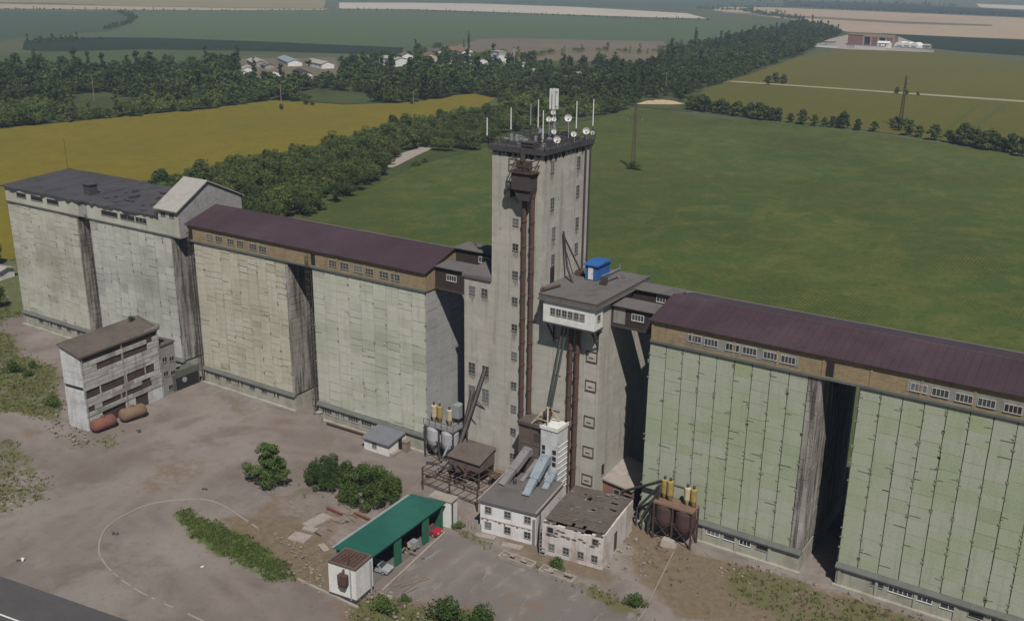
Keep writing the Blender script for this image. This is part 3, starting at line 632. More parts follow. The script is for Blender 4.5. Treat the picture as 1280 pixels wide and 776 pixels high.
def dish(x, y, z, r, label, base=RZ):
    t_ = thing('dish_antenna', label, 'antenna', (x, y, base), 0, 'white dish aerials on the tower roof')
    a = MB(); n = 14; d = Vector((.5, -.85, .05)).normalized(); c = Vector((x, y, z))
    u = d.cross(Vector((0, 0, 1))).normalized(); v = u.cross(d)
    vs = [c-d*.22*r/.5]; fs = []
    for j, (q, e) in enumerate(((.5, -.14), (1, 0))):
        vs += [c+(u*math.cos(2*PI*i/n)+v*math.sin(2*PI*i/n))*r*q+d*e*r/.5 for i in range(n)]
    fs += [(0, 1+i, 1+(i+1) % n) for i in range(n)]+[(1+i, 1+n+i, 1+n+(i+1) % n, 1+(i+1) % n) for i in range(n)]
    a.add(vs, fs); a.cyl(c-d*.1, c+d*.45*r, .08, n=6)
    a.build('reflector', M['white'], t_)
    b = MB(); b.cyl((x, y+.15, base), (x, y+.15, z), .07, n=6); b.build('pole', M['galv'], t_)
dish(-5.5, 7.4, RZ+3.4, .42, 'small dish on the left of the lattice mast, below the panel antennas')
dish(-4.75, 7.4, RZ+4.5, .38, 'small dish high on the lattice mast, just below the panel antennas')
dish(-4.5, 7.3, RZ+3.5, .38, 'small dish on the right side of the lattice mast')
dish(-2.6, 8.4, RZ+3.7, .58, 'round white dish on its own pole right of the lattice mast')
dish(-4.4, 7.2, RZ+1.6, .40, 'small dish low on the lattice mast')
dish(-1.9, 4.0, RZ+.95, .55, 'white dish close above the right roof edge, nearest the front')
dish(-3.0, 2.6, RZ+.5, .38, 'small dish close to the roof deck before the lattice mast')
dish(-1.3, 8.0, RZ+1.4, .45, 'white dish in the middle of the right roof edge')
dish(-1.0, 11.4, RZ+1.5, .55, 'white dish on the right roof edge toward the back')
dish(-.9, 13.3, RZ+1.0, .34, 'small dish at the back right corner of the tower roof')
t = thing('equipment_rack', 'dark rack of radio boxes in the middle of the tower roof', 'equipment', (-6, 5, RZ))
er = random.Random(2)
for i in range(16):
    a = MB(); x, y = er.uniform(-9.5, -2.2), er.uniform(.5, 12); s = er.uniform(.25, .7); a.box(x-s, x+s, y-s, y+s, RZ, RZ+er.uniform(.4, 1.3)); a.build('cabinet', M['felt'], t)
for i in range(12):
    a = MB(); x, y = er.uniform(-10.3, -2), er.uniform(-.8, 12); s = er.uniform(.12, .3); a.box(x-s, x+s, y-s, y+s, RZ, RZ+er.uniform(.5, 1.5)); a.build('radio_unit', M['galv'], t)
a = MB()
for i in range(9): a.bar((er.uniform(-10, -2), er.uniform(0, 12.5), RZ+.9), (er.uniform(-10, -2), er.uniform(0, 12.5), RZ+1.2), .06)
a.build('cable_tray', M['steel'], t)
# ---------------------------------------------------------------- grain drier group before the tower
t = thing('grain_drier', 'slim white drier tower with a louvred right face, before the tall tower', 'grain drier', (3.4, -3.3, 0))
a = MB(); a.box(1.9, 4.9, -5.2, -1.6, 0, 13.9); a.build('body', M['bluewhite'], t)
a = MB(); a.box(1.75, 5.05, -5.35, -1.5, 13.9, 14.1); a.box(1.75, 5.05, -5.35, -5.2, 14.1, 14.5); a.box(4.9, 5.05, -5.2, -1.5, 14.1, 14.5); a.build('roof', M['white'], t)
a = MB()
for i in range(9):
    z = 3.6+i*.95; a.hexa([(4.9, -4.9, z), (4.98, -4.9, z-.04), (4.98, -1.9, z-.04), (4.9, -1.9, z)], [(4.9, -4.9, z+.07), (4.98, -4.9, z+.03), (4.98, -1.9, z+.03), (4.9, -1.9, z+.07)])
a.build('louvre', M['white'], t)
for z in (10.7, 9.7): 
    a = MB(); a.box(2.2, 2.75, -5.24, -5.19, z-.4, z+.4); a.build('vent_opening', M['opening'], t)
for z in (10.3, 9.2, 8.2):
    a = MB(); a.box(4.1, 4.75, -5.24, -5.19, z-.35, z+.4); a.build('vent_opening', M['opening'], t)
for z in (6.2, 5.0): 
    a = MB(); a.box(4.2, 4.6, -5.24, -5.19, z-.25, z+.25); a.build('vent_opening', M['opening'], t)
t = thing('drier_fan_house', 'brown boxy steel tower attached left of the white drier', 'fan house', (-.5, -3, 0))
a = MB(); a.box(-2.4, 1.85, -4.5, -1.3, 0, 13.6); a.build('body', M['fanhouse'], t)
a = MB(); a.box(-2.7, 1.88, -4.8, -1.2, 13.6, 13.85); a.box(-2.75, 1.88, -4.85, -4.8, 13.4, 13.9); a.build('roof', M['feltbrown'], t)
a = MB()
for x in (-2.42, -.35, 1.7): a.box(x-.12, x+.12, -4.62, -4.49, 0, 13.4)
for z in (3.5, 6.8, 10.1): a.box(-2.4, 1.8, -4.58, -4.49, z, z+.18)
a.build('stiffener', M['fanhouse'], t)
for (x, z) in ((-1.4, 8.4), (.7, 11.6)):
    a = MB(); a.box(x-.5, x+.5, -4.56, -4.49, z-.7, z+.7); a.build('hatch', M['steel'], t)
t = thing('distributor_frame', 'pale pyramid frame on top of the drier, where the diagonal chutes end', 'frame', (1.9, -3.4, 14))
a = MB(); ap = (2.4, -4.0, 17.3)
for p in ((-.2, -4.6, 13.9), (3.0, -5.0, 14.1), (3.4, -1.8, 14.1), (.2, -1.6, 13.9)): a.bar(p, ap, .22)
for p, q in (((.6, -4.5, 15.0), (2.8, -4.7, 15.0)), ((.6, -4.4, 15.0), (1.0, -2.5, 15.0))): a.bar(p, q, .14)
a.build('leg', M['cream'], t)
a = MB(); a.lathe([(.25, -1.6), (.7, -.4), (.7, .2), (.3, .5)], (2.2, -3.8, 16.1), 12); a.build('distributor_head', M['steel'], t)
def duct(p0, p1, w0, w1, label, m, elbow):
    t_ = thing('air_duct', label, 'duct', p1, 0)
    p0, p1, pe = Vector(p0), Vector(p1), Vector(elbow)
    a = MB(); a.bar(p0, pe, w0*1.9, w0*1.5); a.bar(pe+(pe-p1)*.04, pe.lerp(p1, .55), w0*1.75, w0*1.15); a.bar(pe.lerp(p1, .52), p1, w1*1.6, w1*1.0); a.lathe([(.05, -w0*.8), (w0*.7, -w0*.55), (w0*.93, 0), (w0*.7, w0*.55), (.05, w0*.8)], pe, 10)
    a.build('tube', M[m], t_, smooth=False)
    f = MB(); d = (p1-pe).normalized()
    q = p1; f.bar(q-d*.12, q+d*.12, w1*1.75, w1*1.15); f.build('flange', M['galvdark'], t_)
    return t_
duct((3.2, -5.2, 9.0), (3.6, -12.0, 5.6), .85, .72, 'long pale blue duct slanting from the white drier to the flat roof', 'blueduct', (3.2, -6.2, 9.0))
duct((-.6, -4.5, 9.0), (-1.3, -11.2, 5.6), .8, .7, 'dull grey duct slanting from the brown fan house to the flat roof', 'galvdark', (-.7, -5.3, 8.9))
duct((4.4, -5.2, 6.6), (4.9, -8.6, 5.5), .7, .6, 'short pale blue duct right of the long blue one', 'blueduct', (4.5, -5.9, 6.6))
duct((1.1, -4.5, 7.6), (.6, -8.4, 5.6), .45, .4, 'thin grey duct between the long grey and the long blue ducts', 'galvdark', (1.1, -5.2, 7.5))

# ---------------------------------------------------------------- two-storey white building (local frame)
def lbox(*a): return MB().box(*a)
W2, D2, H2 = 9.25, 10.6, 5.3
t = thing('boiler_house', 'white two storey building with flat grey roof carrying the ducts', 'building', (-1.6, -16.7, 0), math.radians(8.0))
lbox(0, W2, 0, D2, 0, H2).build('wall', M['whitewash'], t, local=True)
a = MB(); a.box(-.3, W2+.25, -.35, D2, H2, H2+.25); rf = a.build('roof', M['feltgrey'], t, local=True)
a = MB(); a.box(-.32, -.1, -.37, D2, H2+.25, H2+.42); a.box(W2+.02, W2+.27, -.37, D2, H2+.25, H2+.42); a.build('roof_kerb', M['slab'], rf, local=True)
for x in (1.35, 4.6, 7.9):
    for z in (4.05, 1.45): window(t, 'f', x, z, .95, 1.0, 0, 2, 2, 'greyframe', local=True)
a = MB(); a.box(0, W2, -.1, 0, 2.5, 2.75); a.build('string_course', M['pinkwash'], t, local=True)
br = random.Random(4)
for i in range(9): a = MB(); x = .1+i*.95+br.uniform(0, .3); a.box(x, x+br.uniform(.25, .65), -.03, .01, 2.2+br.uniform(-.2, .2), 2.5); a.build('brick_patch', M['brickred'], t, local=True)
for x in (.9, 2.6, 5.2):
    a = MB(); a.cyl((x, 6.8 if x < 5 else 5.0, H2+.25), (x, 6.8 if x < 5 else 5.0, H2+.9), .3, n=10); a.build('roof_vent', M['steel'], t, local=True)
a = MB(); a.box(W2+.0, W2+.12, 1.0, 1.6, 0, H2-.2); a.box(W2-.45, W2-.1, -.2, -.01, 0, 4.4); a.build('downpipe', M['galvdark'], t, local=True)
t = thing('stair_flight', 'broken steel stair between the white building and the ruined pink one', 'stairs', (8.2, -16.4, 0), math.radians(8))
a = MB(); a.bar((.0, 1.4, 3.4), (1.1, -1.2, .1), .18); a.bar((.9, 1.6, 3.4), (1.9, -.9, .1), .18)
for i in range(9):
    k = i/8; a.box(.1+1.0*k, .95+1.0*k, 1.35-2.5*k, 1.6-2.5*k, 3.3-3.2*k, 3.36-3.2*k)
a.build('stair', M['galvdark'], t, local=True)
a = MB(); a.bar((0, 1.4, 4.4), (1.1, -1.2, 1.1), .08)
for k in (0, .5, 1): a.bar((1.1*k, 1.4-2.6*k, 3.4-3.3*k), (1.1*k, 1.4-2.6*k, 4.4-3.3*k), .07)
a.build('handrail', M['steel'], t, local=True)

# ruined building
W3, D3, H3 = 9.6, 12.2, 5.3
t = thing('ruined_building', 'ruined building with peeling pinkish wash and a holed dark roof', 'building', (9.4, -16.65, 0), math.radians(6.5))
a = MB(); a.box(0, W3, 0, .4, 0, H3-.5); a.box(0, .4, .4, D3, 0, H3); a.box(W3-.4, W3, .4, D3, 0, H3); a.box(.4, W3-.4, D3-.4, D3, 0, H3)
# broken top course of the front wall
x = 0
while x < W3-.1: w_ = br.uniform(.35, .9); a.box(x, min(W3, x+w_), .0, .38, H3-.5, H3-.5+br.uniform(0, .5)); x += w_
a.build('wall', M['pinkwash'], t, local=True)
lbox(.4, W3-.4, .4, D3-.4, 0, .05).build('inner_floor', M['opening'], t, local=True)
a = MB(); x = .15
nx, ny = 16, 18; cell = [(W3-.3)/nx, (D3-.2)/ny]
holes = {(5, 12), (6, 12), (6, 13), (12, 13), (13, 13), (13, 10), (14, 10), (4, 0), (5, 0), (3, 0), (10, 1), (11, 0), (12, 0), (7, 1), (4, 14), (9, 8)}
for i in range(nx):
    for j in range(ny):
        if (i, j) in holes: continue
        x0, y0 = .15+i*cell[0], .1+j*cell[1]; z = H3+.02+.35*math.sin(PI*j/ny)+br.uniform(0, .10)-(.25 if j == 0 else 0)
        a.box(x0-.02, x0+cell[0]+.02, y0-.03, y0+cell[1]+.03, z, z+.12, br.random())
a.build('roof', M['feltbrown'], t, local=True)
a = MB()
for i in range(15):
    x, y = br.uniform(.6, W3-.6), br.uniform(.6, D3-1); q = br.uniform(0, 3); L = br.uniform(.5, 1.6)
    a.bar((x, y, H3+.55), (x+L*math.cos(q), y+L*math.sin(q)*.4, H3+.6), br.uniform(.1, .3), .06)
a.build('loose_sheet', M['galvdark'], t, local=True)
for x in (1.6, 3.9, 6.2, 8.35): window(t, 'f', x, 1.5, .85, 1.05, 0, 2, 2, 'greyframe', local=True)
for x in (1.3, 8.4): window(t, 'f', x, 4.25, .9, .9, 0, 1, 1, 'greyframe', 'opening', local=True)
a = MB(); a.box(W3-.02, W3+.03, 4.4, 5.6, .6, 3.6); a.build('doorway', M['rust'], t, local=True)
for i in range(15): a = MB(); x = br.uniform(.1, W3-1); z = br.uniform(3.3, 4.5); d = .02+i*.0015; a.add([(x, -d, z), (x+.5, -d, z-.12), (x+br.uniform(.5, 1.2), -d, z+.05), (x+br.uniform(.5, .9), -d, z+br.uniform(.15, .35)), (x+.1, -d, z+.2)], [(0, 1, 2, 3, 4)]); a.build('brick_patch', M['fanhouse'] if i % 3 else M['brickred'], t, local=True)

# low lean-to at the foot of the annex
t = thing('lean_to', 'low brick lean-to with a smooth sloping roof at the foot of the tower right side', 'building', (12, 5, 0))
a = MB(); a.hexa([(ax1+.02, 2, 0), (14.6, 2, 0), (14.6, 10, 0), (ax1+.02, 10, 0)], [(ax1+.02, 2, 4.1), (14.6, 2, 3.5), (14.6, 10, 3.5), (ax1+.02, 10, 4.1)]); a.build('wall', M['brickred'], t)
a = MB(); a.hexa([(ax1+.02, 1.6, 4.15), (14.9, 1.6, 3.5), (14.9, 10.2, 3.5), (ax1+.02, 10.2, 4.6)], [(ax1+.02, 1.6, 4.4), (14.9, 1.6, 3.72), (14.9, 10.2, 3.72), (ax1+.02, 10.2, 5.0)]); a.build('roof', M['slab'], t)
window(t, 'f', 12.0, 2.5, .9, .8, 2, 1, 1, 'greyframe', 'opening'); window(t, 'f', 13.9, 2.2, .6, .6, 2, 1, 1, 'greyframe', 'opening')
t = thing('low_wall', 'low pale plastered wall behind the ruined building', 'wall', (11, .4, 0))
a = MB(); a.box(8.2, 15.2, .1, .45, 0, 1.5); a.build('wall_body', M['plinth'], t); a = MB(); a.box(8.1, 15.3, .03, .52, 1.5, 1.62); a.build('coping', M['slab'], t)

M['darkrust'] = worn('dark_rust', (.060,.036,.032), (.03,.02,.018), 1.0, .6, fine=8)
# ---------------------------------------------------------------- hopper platforms
def hopper_platform(x0, x1, y0, y1, z, label, deck, cone, cyc, legm, steps):
    t_ = thing('hopper_platform', label, 'hopper platform', (x0, y0, 0), 0)
    a = MB(); a.box(x0, x1, y0, y1, z-.3, z); a.build('deck', M[deck], t_)
    for x in (x0+.15, (x0+x1)/2, x1-.15):
        for y in (y0+.15, y1-.15):
            a = MB(); a.bar((x, y, 0), (x, y, z-.3), .24); a.build('leg', M[legm], t_)
    a = MB(); xm = (x0+x1)/2
    for (p, q) in ((x0+.15, xm), (xm, x1-.15)):
        a.bar((p, y0+.15, .3), (q, y0+.15, z*.55), .12); a.bar((q, y0+.15, .3), (p, y0+.15, z*.55), .12); a.bar((p, y0+.15, z*.55), (q, y0+.15, z*.55), .14)
    a.bar((x1-.15, y0+.15, .3), (x1-.15, y1-.15, z*.55), .12); a.build('brace', M[legm], t_)
    w_ = (x1-x0)/2
    for k in range(2):
        r = min(w_*.49, (y1-y0)*.72); cx, cy = x0+w_*(k+.5), y0+r-.25
        a = MB(); a.lathe([(r*.22, z-5.6), (r*.9, z-3.6), (r, z-2.9), (r, z-.9), (r*.85, z-.32)], (cx, cy, 0), 20); a.build('hopper_bin', M[cone], t_)
    for (cx, cy, m_, h) in cyc:
        a = MB(); h *= .8; a.lathe([(.12, .1), (.5, 1.1), (.5, 1.3+h), (.2, 1.45+h)], (cx, cy, z), 14); c = a.build('cyclone', M[m_], t_)
        a = MB(); a.cyl((cx, cy, z+1.4+h), (cx, cy, z+1.9+h), .2, n=10); a.bar((cx-.4, cy, z+1.4), (cx-.4, cy, z), .07); a.bar((cx+.4, cy, z+1.4), (cx+.4, cy, z), .07); a.build('cyclone_outlet', M['steel'], c)
    a = MB(); a.bar((x0, y0, z+1), (x1, y0, z+1), .07); a.bar((x1, y0, z+1), (x1, y1, z+1), .07)
    n = 5
    for i in range(n+1): a.bar((x0+(x1-x0)*i/n, y0, z), (x0+(x1-x0)*i/n, y0, z+1), .07)
    if steps: a.build('guard_rail', M[legm], t_)
    return t_
hopper_platform(-24.3, -17.9, -1.5, 3.2, 6.4, 'grey hopper platform with yellow cyclones, between the pale silo and the tower', 'galvdark', 'cyl_tank',
    [(-23.2, .1, 'cream', 2.2), (-22.1, .3, 'yellow', 2.2), (-20.0, .3, 'cream', 2.0)], 'steel', True)
a = MB()
tp = thing('filter_box', 'pale filter box beside the cyclones on the grey hopper platform', 'machine', (-18.9, 1, 6.4))
a.box(-20.0, -18.6, 1.2, 2.8, 7.6, 10.0); a.build('casing', M['galv'], tp)
a = MB()
for x in (-19.9, -18.7):
    for y in (1.3, 2.7): a.bar((x, y, 6.4), (x, y, 7.6), .1)
a.build('leg', M['steel'], tp)
hopper_platform(20.9, 27.3, -3.6, -.95, 6.3, 'rusty brown hopper platform with yellow cyclones at the foot of the left green silo', 'rusttan', 'darkrust',
    [(21.9, -2.0, 'yellow', 2.3), (22.9, -2.2, 'yellow', 2.4), (25.6, -2.0, 'cream', 2.0), (26.6, -2.0, 'yellow', 2.0)], 'darkrust', False)
for i, (p, q, lb) in enumerate((((21.6, -2.0, 9.2), (13.4, 1.2, 3.4), 'topmost dark pipe running left from the yellow cyclones to the lean-to'),
        ((21.4, -2.3, 8.6), (17.4, -1.6, 3.0), 'dark slanting pipe left of the rusty hopper platform, second from the lean-to'),
        ((21.5, -2.5, 8.2), (18.6, -2.2, 2.2), 'dark slanting pipe left of the rusty hopper platform, the middle one'),
        ((21.6, -2.7, 7.8), (20.0, -2.9, 1.6), 'dark slanting pipe nearest the rusty hopper platform'))):
    t = thing('slanting_pipe', lb, 'pipe', q, 0, 'slanting pipes by the rusty hopper platform')
    a = MB(); a.cyl(p, q, .24 if i == 0 else .2, n=10); a.build('tube', M['steel'], t)
    a = MB(); a.cyl(q, (q[0], q[1], 0), .16, n=8); a.build('stand', M['steel'], t)
a = MB(); a.cyl((22.9, -1.9, 8.9), (25.8, -1.9, 8.9), .15, n=8); tag(a.build('link_pipe', M['steel']), 'dark level pipe joining the cyclone pairs of the rusty platform', 'pipe')
t = thing('concrete_block', 'broken pale concrete block lying under the rusty hopper platform', 'block', (24, -4.2, 0), .3)
a = MB(); a.hexa([(-1.2, -.6, 0), (1.1, -.7, 0), (1.3, .5, 0), (-1, .6, 0)], [(-.9, -.4, 1.2), (.6, -.5, .8), (.8, .4, .9), (-.7, .4, 1.3)]); a.build('chunk', M['slab'], t, local=True)

M['conv'] = worn('grey_brown_trough', (.115,.10,.092), (.06,.045,.038), 1, .6)
# inclined conveyors into the tower windows
for (p, q, lb) in (((-11.5, TY-.05, 19.2), (-16.9, -3.0, .9), 'long inclined conveyor from the yard into the upper tower window'),
                   ((-14.1, TY-.05, 14.6), (-17.1, -1.4, 1.0), 'shorter inclined conveyor from the yard into the lower tower window')):
    t = thing('inclined_conveyor', lb, 'conveyor', q)
    a = MB(); a.bar(p, q, .42, .36); a.build('trough', M['conv'], t)
    a = MB(); P, Q = Vector(p), Vector(q)
    a.bar(P+Vector((.34, 0, .32)), Q+Vector((.34, 0, .32)), .12); a.bar(P+Vector((-.34, 0, .32)), Q+Vector((-.34, 0, .32)), .12); a.build('side_rail', M['steel'], t)
    a = MB(); m_ = P.lerp(Q, .55); a.bar(m_, (m_.x, m_.y, 0), .16); m_ = P.lerp(Q, .3); a.bar(m_, (m_.x+1.5, TY-.02, m_.z-1.6), .12); a.build('support', M['steel'], t)
a = MB(); a.cyl((-16.3, -4.0, 6.8), (-17.3, -7.2, 1.2), .17, n=8); tag(a.build('chute_tube', M['galv']), 'bright metal tube leaning beside the inclined conveyors', 'pipe')
t = thing('hopper_shed', 'brown sheet metal hopper with sloping top at the foot of the tower', 'hopper', (-12, -4, 0))
a = MB(); a.hexa([(-15.4, -6.0, 3.0), (-9.2, -6.0, 3.0), (-9.2, -1.6, 3.0), (-15.4, -1.6, 3.0)], [(-15.4, -6.0, 4.5), (-9.2, -6.0, 4.5), (-9.2, -1.6, 5.7), (-15.4, -1.6, 5.7)]); a.build('bin', M['fanhouse'], t)
a = MB(); a.hexa([(-15.6, -6.3, 4.5), (-9.0, -6.3, 4.5), (-9.0, -1.4, 5.75), (-15.6, -1.4, 5.75)], [(-15.6, -6.3, 4.65), (-9.0, -6.3, 4.65), (-9.0, -1.4, 5.9), (-15.6, -1.4, 5.9)]); a.build('lid', M['feltbrown'], t)
a = MB(); a.hexa([(-13.4, -4.8, 1.0), (-11.4, -4.8, 1.0), (-11.4, -2.8, 1.0), (-13.4, -2.8, 1.0)], [(-15.3, -5.9, 3.0), (-9.3, -5.9, 3.0), (-9.3, -1.7, 3.0), (-15.3, -1.7, 3.0)]); a.build('funnel', M['rust'], t)
for x in (-15.2, -9.4):
    for y in (-5.9, -1.8):
        a = MB(); a.bar((x, y, 0), (x, y, 3.0), .2); a.build('leg', M['steel'], t)
t = thing('small_table_hopper', 'small brown box on legs right of the brown hopper', 'hopper', (-7.4, -3.2, 0))
a = MB(); a.box(-8.5, -6.4, -4.4, -2.0, 1.9, 2.4); a.build('top', M['rusttan'], t)
for x in (-8.3, -6.6):
    for y in (-4.2, -2.2):
        a = MB(); a.bar((x, y, 0), (x, y, 1.9), .16); a.build('leg', M['steel'], t)
# open steel trestle
t = thing('trestle', 'open rusty steel trestle of beams and posts before the tower', 'trestle', (-11, -8, 0), math.radians(-4))
a = MB()
for y in (-3.6, .2, 4.0): a.bar((-6, y, 3.0), (6, y, 3.0), .16)
for i in range(9): x = -5.9+i*1.48; a.bar((x, -3.7, 3.2), (x, 4.1, 3.2), .11)
a.build('beam_grid', M['rust'], t, local=True)
for x in (-5.8, 0, 5.8):
    for y in (-3.6, 4.0):
        a = MB(); a.bar((x, y, 0), (x, y, 3.0 if y > 0 else 4.1), .22); a.build('post', M['rust'], t, local=True)
a = MB(); a.bar((-5.8, -3.6, 4.1), (0, -3.6, 4.1), .1); a.bar((0, -3.6, 4.1), (5.8, -3.6, 4.1), .1); a.bar((-5.8, -3.6, 3.6), (5.8, -3.6, 3.6), .08); a.bar((-5.8, -3.6, 4.1), (-5.8, 4, 3.9), .1); a.build('rail', M['rust'], t, local=True)
t = thing('scrap_heap', 'tangle of rusty machine scrap on the trestle below the conveyors', 'scrap', (-12.5, -7, 3.3))
sr = random.Random(9)
for i in range(16):
    a = MB(); p = Vector((sr.uniform(-3.5, 2.8), sr.uniform(-2, 2), sr.uniform(.05, 1.0))); q = p+Vector((sr.uniform(-1.6, 1.6), sr.uniform(-1.2, 1.2), sr.uniform(-.3, .9))); a.bar(p, q, sr.uniform(.12, .4)); a.build('scrap_bar', M['rust' if i % 3 == 0 else 'steel'], t, local=True)
a = MB(); a.cyl((-1, 0, .4), (1.2, -.4, .6), .5); a.build('scrap_drum', M['steel'], t, local=True)

# ---------------------------------------------------------------- hut at the pale silo
t = thing('gate_hut', 'small white hut with blue-grey lean roof against the pale silo', 'hut', (-32, -3, 0))
a = MB(); a.prism([(-5.2, 0), (-.25, 0), (-.25, 2.9), (-5.2, 2.15)], 'x', -35.0, -29.4); a.build('wall', M['white'], t)
a = MB(); a.prism([(-5.6, 2.16), (-.78, 2.95), (-.78, 3.12), (-5.6, 2.36)], 'x', -35.4, -29.0); a.build('roof', M['slate'], t)
window(t, 'f', -32.6, 1.3, .9, .9, -5.2, 2, 1, 'greyframe')
a = MB(); a.box(-29.45, -29.34, -2.4, -1.4, 0, 2.1); a.build('door', M['opening'], t)
a = MB(); a.box(-29.4, -28.6, -4.9, -2.6, 0, .5); a.build('step', M['slab'], t)
t = thing('wooden_box', 'weathered upright timber box right of the white hut', 'box', (-28.3, -1.5, 0))
a = MB(); a.box(-28.9, -27.8, -2.0, -1.0, 0, 1.8); a.build('crate', M['wood'], t); a = MB(); a.box(-29, -27.7, -2.1, -.9, 1.8, 1.9); a.build('lid', M['wood'], t)
for (x, lb) in ((-49.0, 'pale gate post beside a dark opening, at the left end of the pale silo plinth'),):
    t = thing('gate_post', lb, 'post', (x, -2, 0)); a = MB(); a.box(x-.45, x+.45, -2.4, -1.6, 0, 2.3); a.build('pillar', M['slab'], t); a = MB(); a.box(x-.55, x+.55, -2.5, -1.5, 2.3, 2.45); a.build('cap', M['slab'], t)
t = thing('pipe_run', 'rusty pipe lying along the foot of the pale silo', 'pipe', (-26, -1.2, 0)); a = MB(); a.cyl((-47.5, -1.5, .4), (-36.3, -1.3, .4), .22); a.build('tube', M['rust'], t)

# ---------------------------------------------------------------- ruined siding building at the left (local frame: x across, y along)
t = thing('intake_building', 'tall ruined building with grey white siding and a brown sloping roof', 'building', (-86.7, -28.9, 0), math.radians(5.2))
WB, LB_, HL, HR = 5.0, 18.3, 16.2, 14.6
a = MB(); a.hexa([(.1, .1, 0), (WB-.1, .1, 0), (WB-.1, LB_-.1, 0), (.1, LB_-.1, 0)], [(.1, .1, HL-.15), (WB-.1, .1, HR-.15), (WB-.1, LB_-.1, HR-.15), (.1, LB_-.1, HL-.15)]); a.build('frame_core', worn('brown_boarding', (.062,.043,.038), (.022,.018,.017), .35, .9), t, local=True)
a = MB(); z = 0; k = 0
while z < HR-.2:      # horizontal boards of the narrow end
    h = br.uniform(.5, .8)
    if not 7.4 < z < 8.5:
        zt = min(z+h-.03, HR); a.box(-.02, WB+.02, -.06-br.uniform(0, .05), .1, z, zt, br.random())
    z += h
a.hexa([(-.02, -.06, HR), (WB+.02, -.06, HR), (WB+.02, .1, HR), (-.02, .1, HR)], [(-.02, -.06, HL-.1), (WB+.02, -.06, HR+.03), (WB+.02, .1, HR+.03), (-.02, .1, HL-.1)])
z = 0
while z < HL-.3: h = .7; a.box(-.06, .1, .1, LB_, z, min(z+h-.03, HL-.3)); z += h
a.build('end_siding', M['bluewhite'], t, local=True)
a = MB()              # long side: broken panels with gaps that show the dark inside
for (z0, z1, ya, yb) in ((2.8, 3.5, 0, LB_), (3.6, 4.5, 0, 3.6), (3.6, 4.5, 15.6, LB_), (4.55, 6.2, 0, LB_), (6.3, 7.8, 16.6, LB_), (7.85, 9.4, 0, LB_), (9.45, 11.0, 0, LB_), (11.05, 12.3, 0, 3.4), (11.05, 12.3, 15.4, LB_), (12.35, 13.2, 0, LB_)):
    n = 1 if z1-z0 < 1 else 2
    for k in range(n):
        za, zb = z0+(z1-z0)*k/n, z0+(z1-z0)*(k+1)/n; y = ya
        while y < yb-.2:
            y1 = min(yb, y+br.uniform(1.3, 4.2))
            if br.random() > .035: a.box(WB-.06, WB+.05+br.uniform(0, .08), y, y1-.04, za+br.uniform(0, .05), zb-br.uniform(0, .06), br.random())
            y = y1
for (y, z0, z1) in ((3.5, 6.2, 7.9), (9.6, 6.2, 7.9), (14.2, 6.2, 7.9), (8.0, 3.5, 4.6), (9.3, 11, 12.4)): a.box(WB-.06, WB+.08, y, y+.22, z0, z1, .7)
a.box(WB-.05, WB+.1, 0, LB_, HR-.42, HR-.2, .3)
a.build('side_siding', panel_mat('mottled_siding', [(.10,.072,.06),(.24,.225,.21),(.37,.365,.36),(.17,.135,.115)], (.075,.055,.047), .7), t, local=True)
a = MB()
for y in (.2, 9.2, 17.9): a.box(WB-.1, WB+.12, y, y+.2, 0, HR-.2)
a.box(WB-.1, WB+.16, 0, LB_, 2.62, 2.8)
a.build('frame_beam', M['core'], t, local=True)
for ya, yb in ((.05, 3.3), (8.9, 11.2), (14.4, LB_)): a = MB(); a.box(WB-.08, WB+.1, ya, yb, 0, 2.6, .3); a.build('ground_wall', M['bluewhite'], t, local=True)
a = MB(); a.hexa([(-.35, -.4, HL-.12), (WB+.35, -.4, HR-.2), (WB+.35, LB_+.3, HR-.2), (-.35, LB_+.3, HL-.12)], [(-.35, -.4, HL+.16), (WB+.35, -.4, HR+.1), (WB+.35, LB_+.3, HR+.1), (-.35, LB_+.3, HL+.16)]); rfo = a.build('roof', M['feltbrown'], t, local=True)
a = MB(); a.box(WB+.12, WB+.36, LB_-3.4, LB_+.32, HR+.1, HR+.55); a.box(WB*.45, WB+.36, LB_+.1, LB_+.33, HR+.1, HR+.9); a.build('roof_parapet', M['core'], rfo, local=True)
a = MB(); a.box(.6, WB-.1, LB_, LB_+3.9, 0, 10.6); x_ = a.build('rear_wing', M['core'], t, local=True)
a = MB(); a.box(.4, WB+.1, LB_-.02, LB_+4.1, 10.6, 10.85); a.build('wing_roof', M['feltbrown'], t, local=True)
for (y, z) in ((19.4, 7.6), (21.2, 7.2), (19.4, 4.6), (21.2, 4.2), (20.3, 1.4)):
    window(t, 'r', y, z, 1.1, 1.0, WB-.1, 2, 1, 'greyframe', 'opening', local=True)
t = thing('conveyor_tunnel', 'dark block wall with a broken top between the ruined siding building and the yellowish silo', 'wall', (-84.5, -3.4, 0))
a = MB(); a.box(-86.8, -83.7, -7.6, -.9, 0, 3.6)
y = -7.6
while y < -1: w_ = br.uniform(.4, .9); a.box(-84.4, -83.72, y, min(-.9, y+w_), 3.6, 3.6+br.uniform(.1, .8)); y += w_
a.build('wall_body', M['joint'], t)
a = MB(); a.box(-83.7, -83.64, -6.8, -1.2, .2, 2.7); a.build('opening', M['opening'], t)
t = thing('loose_disc', 'pale grey disc hanging in the dark opening by the block wall', 'disc', (-83.4, -4.8, 1.6)); a = MB(); a.cyl((-83.6, -4.8, 1.9), (-83.45, -4.8, 1.9), .55, n=18); a.build('plate', M['galv'], t); a = MB(); a.cyl((-83.5, -4.8, 2.4), (-83.5, -4.8, 2.72), .03, n=6); a.build('hanger', M['steel'], t)
